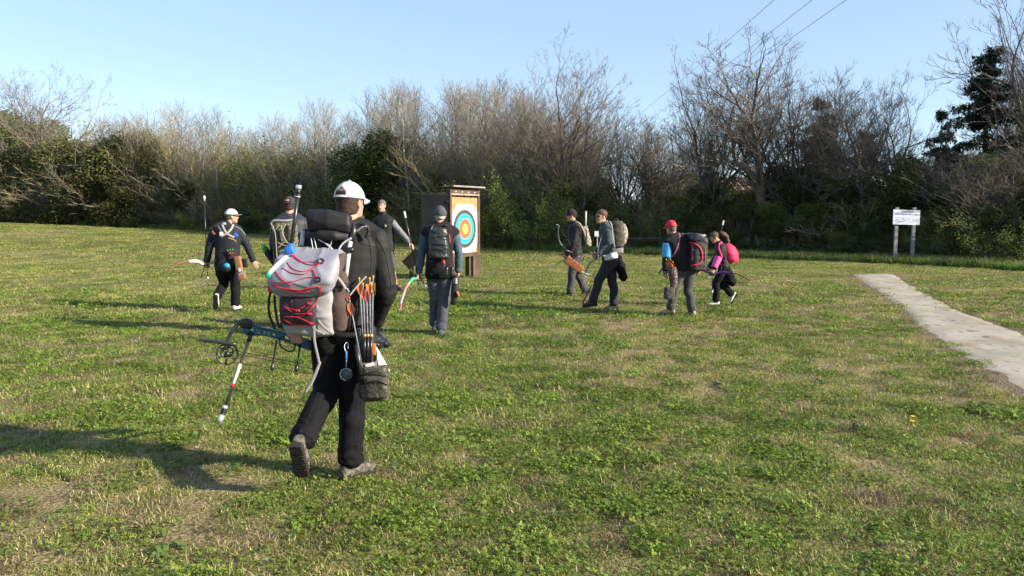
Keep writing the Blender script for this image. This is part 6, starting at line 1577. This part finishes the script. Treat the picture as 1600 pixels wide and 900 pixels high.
rb, rbl, rrd, ryl = pm('ring_black', (.045, .05, .055)), pm('ring_blue', (.012, .27, .36)), pm('ring_red', (.36, .10, .045)), pm('ring_gold', (.62, .30, .06))
Rm = .51
for k, (fr, m, nm) in enumerate(((1.0, rb, 'ring'), (.795, pm('ring_line', (.35, .38, .4)), 'ring_line'), (.78, rbl, 'ring'), (.60, rbl, 'ring'), (.545, pm('ring_line_white', (.6, .6, .6)), 'ring_line'), (.525, rrd, 'ring'), (.27, ryl, 'ring'), (.14, pm('ring_gold_inner', (.68, .38, .11)), 'ring'))):
    disc(Rm * fr, .0365 + .0025 * k, m, nm)
# door panel of black rubber, hinged on the left post and swung towards the camera
e0 = Vector((TP(701, 340).x, 0, 0)).x; hinge = T0 + tr_ * (-(W + .12)) + tn * .02
dw = Vector((-1, -.10, 0)).normalized(); Lw = (703 - 663) * mpx
dc = hinge + dw * Lw / 2; dc.z = (zt(304) + zt(386)) / 2
dr = part('door', hardbox(dc, (dw * Lw / 2, dw.cross(tu) * .02, tu * (zt(304) - zt(386)) / 2)), mat('door_black', (.014, .017, .019), .95, .15, 3, 0, spec=.05), tg, smooth=False)
for zz in (zt(304) - .03, zt(386) + .03): part('edge', hardbox(Vector((dc.x, dc.y - .028, zz)), (dw * Lw / 2, dw.cross(tu) * .006, tu * .02)), M['black_plastic'], dr, smooth=False)
for zz in (zt(316), zt(372)): part('hinge', hardbox(Vector((hinge.x, hinge.y - .04, zz)), (dw * .04, dw.cross(tu) * .008, tu * .03)), M['black_plastic'], dr, smooth=False)
# outrigger foot at the left, a slanting plank on a stub
part('foot_plank', hardbox(TP(645, 405, .1), (unit((1, .15, .95)) * .26, unit((-.15, 1, 0)) * .03, unit((-.95, 0, 1)) * .16)), wood_d, tg, smooth=False)
part('foot_stub', hardbox(Vector((TP(642, 420).x, YT + .13, tz + .14)), (XA * .055, YA * .04, ZA * .18)), wood_d, tg, smooth=False)

# ------------------------------------------------------------------ notice board
YB = 27.6
def SP(x, y, d=0): return at(x, y, YB + d)
def flatbox(name, c, hx, hy, hz, m, parent, rot=0.0): 
    a = Vector((math.cos(rot), math.sin(rot) , 0)); return part(name, hardbox(c, (a * hx, Vector((-a.y, a.x, 0)) * hy, ZA * hz)), m, parent, smooth=False)
sgx = SP(1410, 345).x; gz = Hf(sgx, YB)
sn = empty('notice_board', (sgx, YB, gz), 'white notice board with small printed lines on two grey posts beyond the path end', 'sign')
post_m = mat('post_grey', (.22, .21, .20), .9, .2, 6, .3)
for px in (1399.5, 1426.5):
    xb = SP(px - 1, 408).x; flatbox('post', Vector((xb, YB + .03, gz + .98)), .055, .045, 1.0, post_m, sn)
mpb = YB / 1200; cz = SP(1416, 339.5).z; cx = SP(1415.5, 339.5).x; ry = math.radians(2.4)
pn = part('panel', hardbox(Vector((cx, YB - .035, cz)), (unit((1, .08, -.03)) * .50, YA * .012, ZA * .265)), mat('sign_white', (.50, .54, .61), .5, .02, 4), sn, smooth=False)
def text(body, x, y, size, m, parent, Y, ax=(1, .08, -.03), center=True):
    cu = bpy.data.curves.new('text', 'FONT'); cu.body = body; cu.size = size; cu.align_x = 'CENTER' if center else 'LEFT'; cu.align_y = 'CENTER'; cu.extrude = .0008; cu.resolution_u = 2; cu.offset = size * .012
    to = bpy.data.objects.new('tmp', cu); COL.objects.link(to); dg = bpy.context.evaluated_depsgraph_get(); dg.update(); me = bpy.data.meshes.new_from_object(to.evaluated_get(dg)); bpy.data.objects.remove(to)
    xa = unit(ax); za = unit(Vector((0, 0, 1)) - xa * xa.z); ya = xa.cross(za)
    Mx = Matrix(((xa.x, za.x, ya.x, x.x), (xa.y, za.y, ya.y, x.y), (xa.z, za.z, ya.z, x.z), (0, 0, 0, 1))); me.transform(Mx)
    return link('lettering', me, m, parent)
ink = mat('ink_blue', (.03, .045, .10), .7, .02); inkr = mat('ink_red', (.35, .08, .10), .7, .02)
def on_sign(dx, dz): return Vector((cx, YB - .049, cz)) + unit((1, .08, -.03)) * dx + ZA * dz
text('PROMENADE', on_sign(0, .19), 0, .070, ink, pn, YB); text("PARCOURS DE TIR A L'ARC", on_sign(0, .10), 0, .074, ink, pn, YB)
for k, (dx, dz, w_, h_, m_) in enumerate(((-.24, -.02, .22, .006, ink), (-.36, -.085, .014, .014, inkr), (-.12, -.085, .016, .014, ink), (-.22, -.15, .22, .006, ink), (-.20, -.20, .10, .006, inkr), (.25, -.055, .20, .006, ink), (.24, -.14, .17, .006, ink))):
    if w_ > .05:        # lines of print too small to be read in the photograph
        n = int(w_ / .011)
        part('print_line', [hardbox(on_sign(dx - w_ + (i + .5) * 2 * w_ / n, dz + .003 * ((i * 7) % 3 - 1)), (XA * w_ / n * (.45 + .4 * ((i * 5) % 3) / 2), YA * .0006, ZA * h_ * (.8 + .5 * ((i * 3) % 2)))) for i in range(n) if i % 7 != 5], m_, pn, smooth=False)
    else: part('pictogram', hardbox(on_sign(dx, dz), (XA * w_, YA * .0006, ZA * h_)), m_, pn, smooth=False)
for dx in (-.36, .36): part('bolt', ball(on_sign(dx, .23), (XA * .008, YA * .004, ZA * .008), 8, 5), M['silver'], pn)
tag(link('fallen_stake', trimesh('fallen_stake', *rod(SP(1424, 400, .3), Vector((SP(1447, 411).x, YB + .4, Hf(SP(1447, 411).x, YB) + .03)), .022, 7)), mat('pale_wood', (.42, .38, .32), .8, .2, 6)), 'pale stake leaning from the right post of the notice board to the grass', 'stake')

# small white plate on a thin stem, thin stake, fence wire behind the walkers
def GP(px, Y): x = (px - 800) / 1200 * Y; return Vector((x, Y, Hf(x, Y)))
g = GP(933, 30); pl = empty('marker_plate', g, 'small white marker plate on a thin stem behind the man in sunglasses', 'marker')
part('plate', hardbox(g + ZA * .98, (XA * .11, YA * .006, ZA * .10)), M['white'], pl, smooth=False); part('stem', rod(g, g + ZA * .9, .012, 6), M['tube_grey'], pl)
fp = []
for k, px in enumerate((905, 968, 1030)):
    g = GP(px, float(np.interp(px, EDGE_PX, EDGE_Y)) - .9 if px > 850 else 40); fp.append(g)
    tag(link('fence_post', trimesh('fence_post', *limb([g - ZA * .1, g + ZA * 1.05], [.032, .028], 7, 1)), wood_d), ('thin wooden fence post behind the man in the dark beanie', 'thin wooden fence post just right of the backpack of the man in sunglasses', 'thin wooden fence post left of the man in the red cap', 'thin wooden fence post behind the large black backpack', 'thin wooden fence post right of the girl')[k], 'post', 'thin fence posts at the edge of the wood')
for z in (.72,):
    P = []
    for a, b in zip(fp[:-1], fp[1:]): P += [a.lerp(b, t) + ZA * (z - .06 * math.sin(math.pi * t)) for t in (0, .33, .66)]
    P.append(fp[-1] + ZA * z)
    tag(link('fence_wire', trimesh('fence_wire', *line(P, .0035, 4)), M['tube_grey']), 'slack wire between the thin fence posts at the edge of the wood', 'wire')

# ------------------------------------------------------------------ power cables
for (x, nm) in ((8.9, 'leftmost'), (10.2, 'middle'), (11.35, 'rightmost')):
    P = [Vector((x, y, 9.0 + .0016 * (y - 45) ** 2 * .35 - .2)) for y in np.linspace(14, 100, 44)]
    tag(link('power_cable', trimesh('power_cable', *line(P, .009, 6), True), M['carbon']), nm + ' of the three power cables crossing the sky at the upper right', 'cable', 'power cables')

# ------------------------------------------------------------------ house glimpsed behind the great oak
hx = (1190 - 800) / 1200 * 62; hh = empty('house', (hx, 62, 0), 'pale house with a pinkish tiled roof glimpsed between the trunks of the great oak', 'house')
wallm = mat('render_pale', (.48, .40, .33), .9, .1, 2); roofm = mat('roof_tile', (.36, .20, .15), .9, .25, 3, .6, 20)
part('wall', hardbox(Vector((hx, 62, 1.6)), (XA * 6, YA * 3.5, ZA * 1.7)), wallm, hh, smooth=False)
zr = 3.3; V = [(hx - 6.6, 58, zr), (hx + 6.6, 58, zr), (hx + 6.6, 62, zr + 1.5), (hx - 6.6, 62, zr + 1.5), (hx + 6.6, 66, zr), (hx - 6.6, 66, zr)]
link('roof', evalmesh(pymesh('roof', V, [(0, 1, 2, 3), (3, 2, 4, 5)]), [('SOLIDIFY', dict(thickness=.15))]), roofm, hh)
for k in range(24): part('tile_row', limb([Vector((hx - 6.5 + k * .56, 57.95, zr + .06)), Vector((hx - 6.5 + k * .56, 62, zr + 1.58))], [.10, .10], 6, 1), roofm, hh)
for dx in (-3.5, 0, 3.2):
    w_ = part('window', hardbox(Vector((hx + dx, 58.46, 1.9)), (XA * .55, YA * .05, ZA * .6)), mat('window_dark', (.03, .04, .05), .2), hh, smooth=False)
    for q in (-1, 1): part('shutter', hardbox(Vector((hx + dx + q * .85, 58.44, 1.9)), (XA * .27, YA * .03, ZA * .62)), M['paper'], w_, smooth=False)
# small yellow flowers in the lawn
for k, (px, py) in enumerate(((1425, 662), (1424, 671))):
    g = ground_at(px, py); g.z = Hf(g.x, g.y); fl_ = empty('dandelion', g, ('upper', 'lower')[k] + ' of the two yellow flowers in the grass at the lower right', 'flower', 'yellow flowers')
    part('stalk', limb([g, g + ZA * .05], [.0025, .002], 5, 1), M['leaf_mid'], fl_)
    part('petals', [limb([g + ZA * .052, g + ZA * .060 + Vector((math.cos(a), math.sin(a), 0)) * .014], [.003, .004], 5, 1) for a in np.arange(11) * .571] + [ball(g + ZA * .057, (XA * .007, YA * .007, ZA * .005), 8, 5)], mat('petal', (.85, .50, .02), .6), fl_)
# ------------------------------------------------------------------ lawn
def blade_patch(seed, n, rad, h, w, lean, cols, curl=.5):
    g = np.random.default_rng(seed)
    a = g.uniform(0, 6.28, n); q = rad * np.sqrt(g.random(n)); B = np.stack([q * np.cos(a), q * np.sin(a), np.full(n, -.004)], 1)
    hh = h * g.uniform(.45, 1.25, n); az = g.uniform(0, 6.28, n); ln = lean * g.uniform(.3, 1.5, n)
    d = np.stack([np.cos(az), np.sin(az), np.zeros(n)], 1); side = np.stack([-np.sin(az), np.cos(az), np.zeros(n)], 1)
    rot = g.uniform(-1, 1, n)[:, None]; side = side + d * rot * .8; side /= np.linalg.norm(side, axis=1)[:, None]
    ww = w * g.uniform(.6, 1.3, n)[:, None]
    Mi = B + d * (hh * .5 * np.sin(ln))[:, None]; Mi[:, 2] += hh * .55 * np.cos(ln)
    l2 = ln * (1 + curl); E = Mi + d * (hh * .5 * np.sin(l2))[:, None]; E[:, 2] += hh * .5 * np.cos(l2); E[:, 2] = np.maximum(E[:, 2], .003)
    V = np.stack([B - side * ww * .5, B + side * ww * .5, Mi - side * ww * .45, Mi + side * ww * .45, E], 1)
    F = np.array([(0, 1, 3), (0, 3, 2), (2, 3, 4)])[None] + (np.arange(n) * 5)[:, None, None]
    me = trimesh('blades', V.reshape(-1, 3), F.reshape(-1, 3))
    cols = np.array(cols); ci = g.integers(len(cols), size=n); t = g.uniform(.75, 1.25, (n, 1)); C = cols[ci] * t
    set_col(me, np.repeat(C, 5, axis=0))
    return me
def clover_patch(seed, n, rad, size, cols, z=.022):
    g = np.random.default_rng(seed)
    a = g.uniform(0, 6.28, n); q = rad * np.sqrt(g.random(n)); P = np.stack([q * np.cos(a), q * np.sin(a), z * g.uniform(.3, 1.5, n)], 1)
    V = []; 
    nrm = np.stack([g.normal(0, .45, n), g.normal(0, .45, n), np.ones(n)], 1); nrm /= np.linalg.norm(nrm, axis=1)[:, None]
    A = np.cross(nrm, np.array([.2, 1, .1])); A /= np.linalg.norm(A, axis=1)[:, None]; Bv = np.cross(nrm, A); s = size * g.uniform(.6, 1.3, (n, 1)) * .5
    rings = []
    for k in range(3):
        th = k * 2.094; c = P + (math.cos(th) * A + math.sin(th) * Bv) * s * .95
        d1 = math.cos(th) * A + math.sin(th) * Bv; d2 = -math.sin(th) * A + math.cos(th) * Bv
        rings.append(np.stack([P, c - d2 * s * .8, c + d1 * s * .75 + nrm * s * .15, c + d2 * s * .8], 1))
    V = np.stack(rings, 1).reshape(-1, 3)
    F = np.array([(0, 1, 2), (0, 2, 3)])[None] + (np.arange(n * 3) * 4)[:, None, None]
    me = trimesh('clover', V, F.reshape(-1, 3)); cols = np.array(cols); C = cols[g.integers(len(cols), size=n)] * g.uniform(.75, 1.25, (n, 1))
    set_col(me, np.repeat(C, 12, axis=0)); return me
GREENS = [(.145, .20, .030), (.175, .24, .038), (.225, .28, .050), (.115, .17, .026), (.29, .30, .085), (.32, .285, .14)]
GREENB = [(.12, .195, .022), (.165, .24, .03), (.095, .15, .02), (.21, .265, .04)]
DRY = [(.42, .36, .17), (.34, .28, .135), (.25, .195, .105), (.50, .43, .27), (.22, .20, .07), (.17, .12, .07), (.11, .085, .05)]
MIXD = [(0.232, 0.250, 0.043), (0.183, 0.220, 0.030), (0.464, 0.403, 0.183), (0.366, 0.317, 0.134), (0.281, 0.287, 0.061)]
def lawn():
    g = np.random.default_rng(3)
    near = [blade_patch(1, 170, .13, .026, .0045, 1.0, GREENS), blade_patch(2, 160, .13, .024, .0045, 1.1, GREENS + MIXD), blade_patch(3, 70, .12, .048, .0042, .7, GREENS),
            clover_patch(4, 80, .12, .013, GREENB, .016), clover_patch(5, 46, .11, .020, GREENB, .022),
            blade_patch(6, 120, .14, .034, .0036, 1.4, DRY, .15), blade_patch(7, 150, .13, .026, .0042, 1.2, MIXD, .3), blade_patch(8, 26, .12, .075, .003, 1.45, DRY, .05),
            clover_patch(9, 10, .10, .040, [(.09, .145, .03), (.11, .16, .035)], .015)]
    far = [blade_patch(21, 200, .36, .042, .014, 1.0, GREENS), blade_patch(22, 200, .36, .04, .014, 1.1, MIXD), blade_patch(23, 170, .36, .034, .013, 1.35, DRY + MIXD, .2), blade_patch(24, 200, .36, .042, .015, 1.1, GREENS + GREENB)]
    tall = [blade_patch(31, 120, .22, .26, .012, .35, [(.13, .21, .035), (.17, .25, .05), (.10, .16, .03)], .9), blade_patch(32, 90, .22, .34, .011, .4, [(.14, .21, .045), (.26, .25, .11), (.11, .17, .035)], .9)]
    thatch = [blade_patch(41, 130, .11, .030, .0040, 1.3, [(.20, .15, .085), (.12, .09, .05), (.28, .22, .13), (.075, .058, .036)], .2)]
    src = [(m, M['grass']) for m in near + far + tall + thatch]
    pts = []; rot = []; scl = []; idx = []
    def band(y0, y1, dens, kind, smin, smax, margin=.8):
        A = (y1 * y1 - y0 * y0) * .72 + (y1 - y0) * margin * 2; n = int(A * dens)
        y = np.sqrt(g.uniform(y0 * y0, y1 * y1, n)); x = g.uniform(-1, 1, n) * (y * .72 + margin)
        if kind == 'near':
            d = dryness(x, y) + g.normal(0, .30, n) + .03; c = fbm(x * 1.3 + 40, y * 1.3, seed=55, octs=3) + g.normal(0, .05, n); u = g.random(n)
            c = c + g.normal(0, .06, n); k = np.where(d > .85, np.where(u < .6, 5, 6), np.where(d > .5, np.where(u < .45, 6, np.where(u < .8, 1, 3)), np.where(c > .55, np.where(u < .45, 3, np.where(u < .58, 4, 0)), np.where(u < .45, 0, np.where(u < .7, 1, np.where(u < .78, 2, 3))))))
            k = np.where((g.random(n) < .05), 7, k); k = np.where((vnoise(x * 5.1 + 3, y * 5.1, seed=81) > .80 - .10 * sstep(.2, .8, d)) & (u < .8), 15, k); k = np.where(g.random(n) < .006, 8, k)
            keep = g.random(n) > np.clip((d - .65) * 1.2, 0, .55)
        else:
            d = dryness(x, y) + g.normal(0, .22, n); c = fbm(x * .4 + 40, y * .4, seed=56, octs=3)
            k = 9 + np.where(d > .75, 2, np.where(d > .45, 1, np.where(c > .5, 3, 0))); keep = g.random(n) > np.clip((d - .7), 0, .4)
        inp = path_mask(x, y, -.03); fringe = path_mask(x, y, .20) & ~inp
        keep &= ~inp; keep &= ~(fringe & (g.random(n) < .55))
        # behind the edge of the wood there is no mown lawn
        px = 800 + x / y * 1200; ey = np.interp(px, EDGE_PX, EDGE_Y); keep &= y < ey + .5
        x, y, k = x[keep], y[keep], k[keep]; m = len(x); z = H(x, y) + (.006 if kind == 'near' else 0)
        s = g.uniform(smin, smax, m)
        pts.append(np.stack([x, y, z], 1)); rot.append(np.stack([g.normal(0, .04, m), g.normal(0, .04, m), g.uniform(0, 6.28, m)], 1)); scl.append(np.stack([s, s, s * g.uniform(.75, 1.2, m)], 1)); idx.append(k)
    band(1.9, 6.5, 120, 'near', .75, 1.25, .9)
    band(6.5, 12, 70, 'near', .9, 1.4, .5)
    band(12, 17, 26, 'near', 1.4, 2.0, .5)
    band(13, 30, 9, 'far', .7, 1.2)
    band(30, 72, 2.6, 'far', 1.1, 1.9)
    P = np.concatenate(pts)
    instancer('lawn', P, np.concatenate(rot), np.concatenate(scl), np.concatenate(idx), src, 'short trodden grass and clover with dry straw patches covering the field', 'grass')
    # uncut verge along the foot of the wood
    n = 5200; px = g.uniform(-60, 1720, n); Y = np.interp(px, EDGE_PX, EDGE_Y); b = g.uniform(-1.6, .8, n); b = np.where(px > 900, g.uniform(-2.6, .6, n), b)
    y = Y + b; x = (px - 800) / 1200 * y; keep = ~path_mask(x, y, .3) & (g.random(n) < np.where(px < 880, .6, 1)); x, y, px = x[keep], y[keep], px[keep]; m = len(x)
    s = np.where(px > 900, g.uniform(.7, 1.35, m), g.uniform(.8, 1.8, m))
    instancer('uncut_verge', np.stack([x, y, H(x, y)], 1), np.stack([np.zeros(m), np.zeros(m), g.uniform(0, 6.28, m)], 1), np.stack([s, s, s * .8], 1), g.integers(2, size=m), [(t.copy(), M['grass']) for t in tall], 'taller uncut grass along the foot of the wood', 'grass')
lawn()
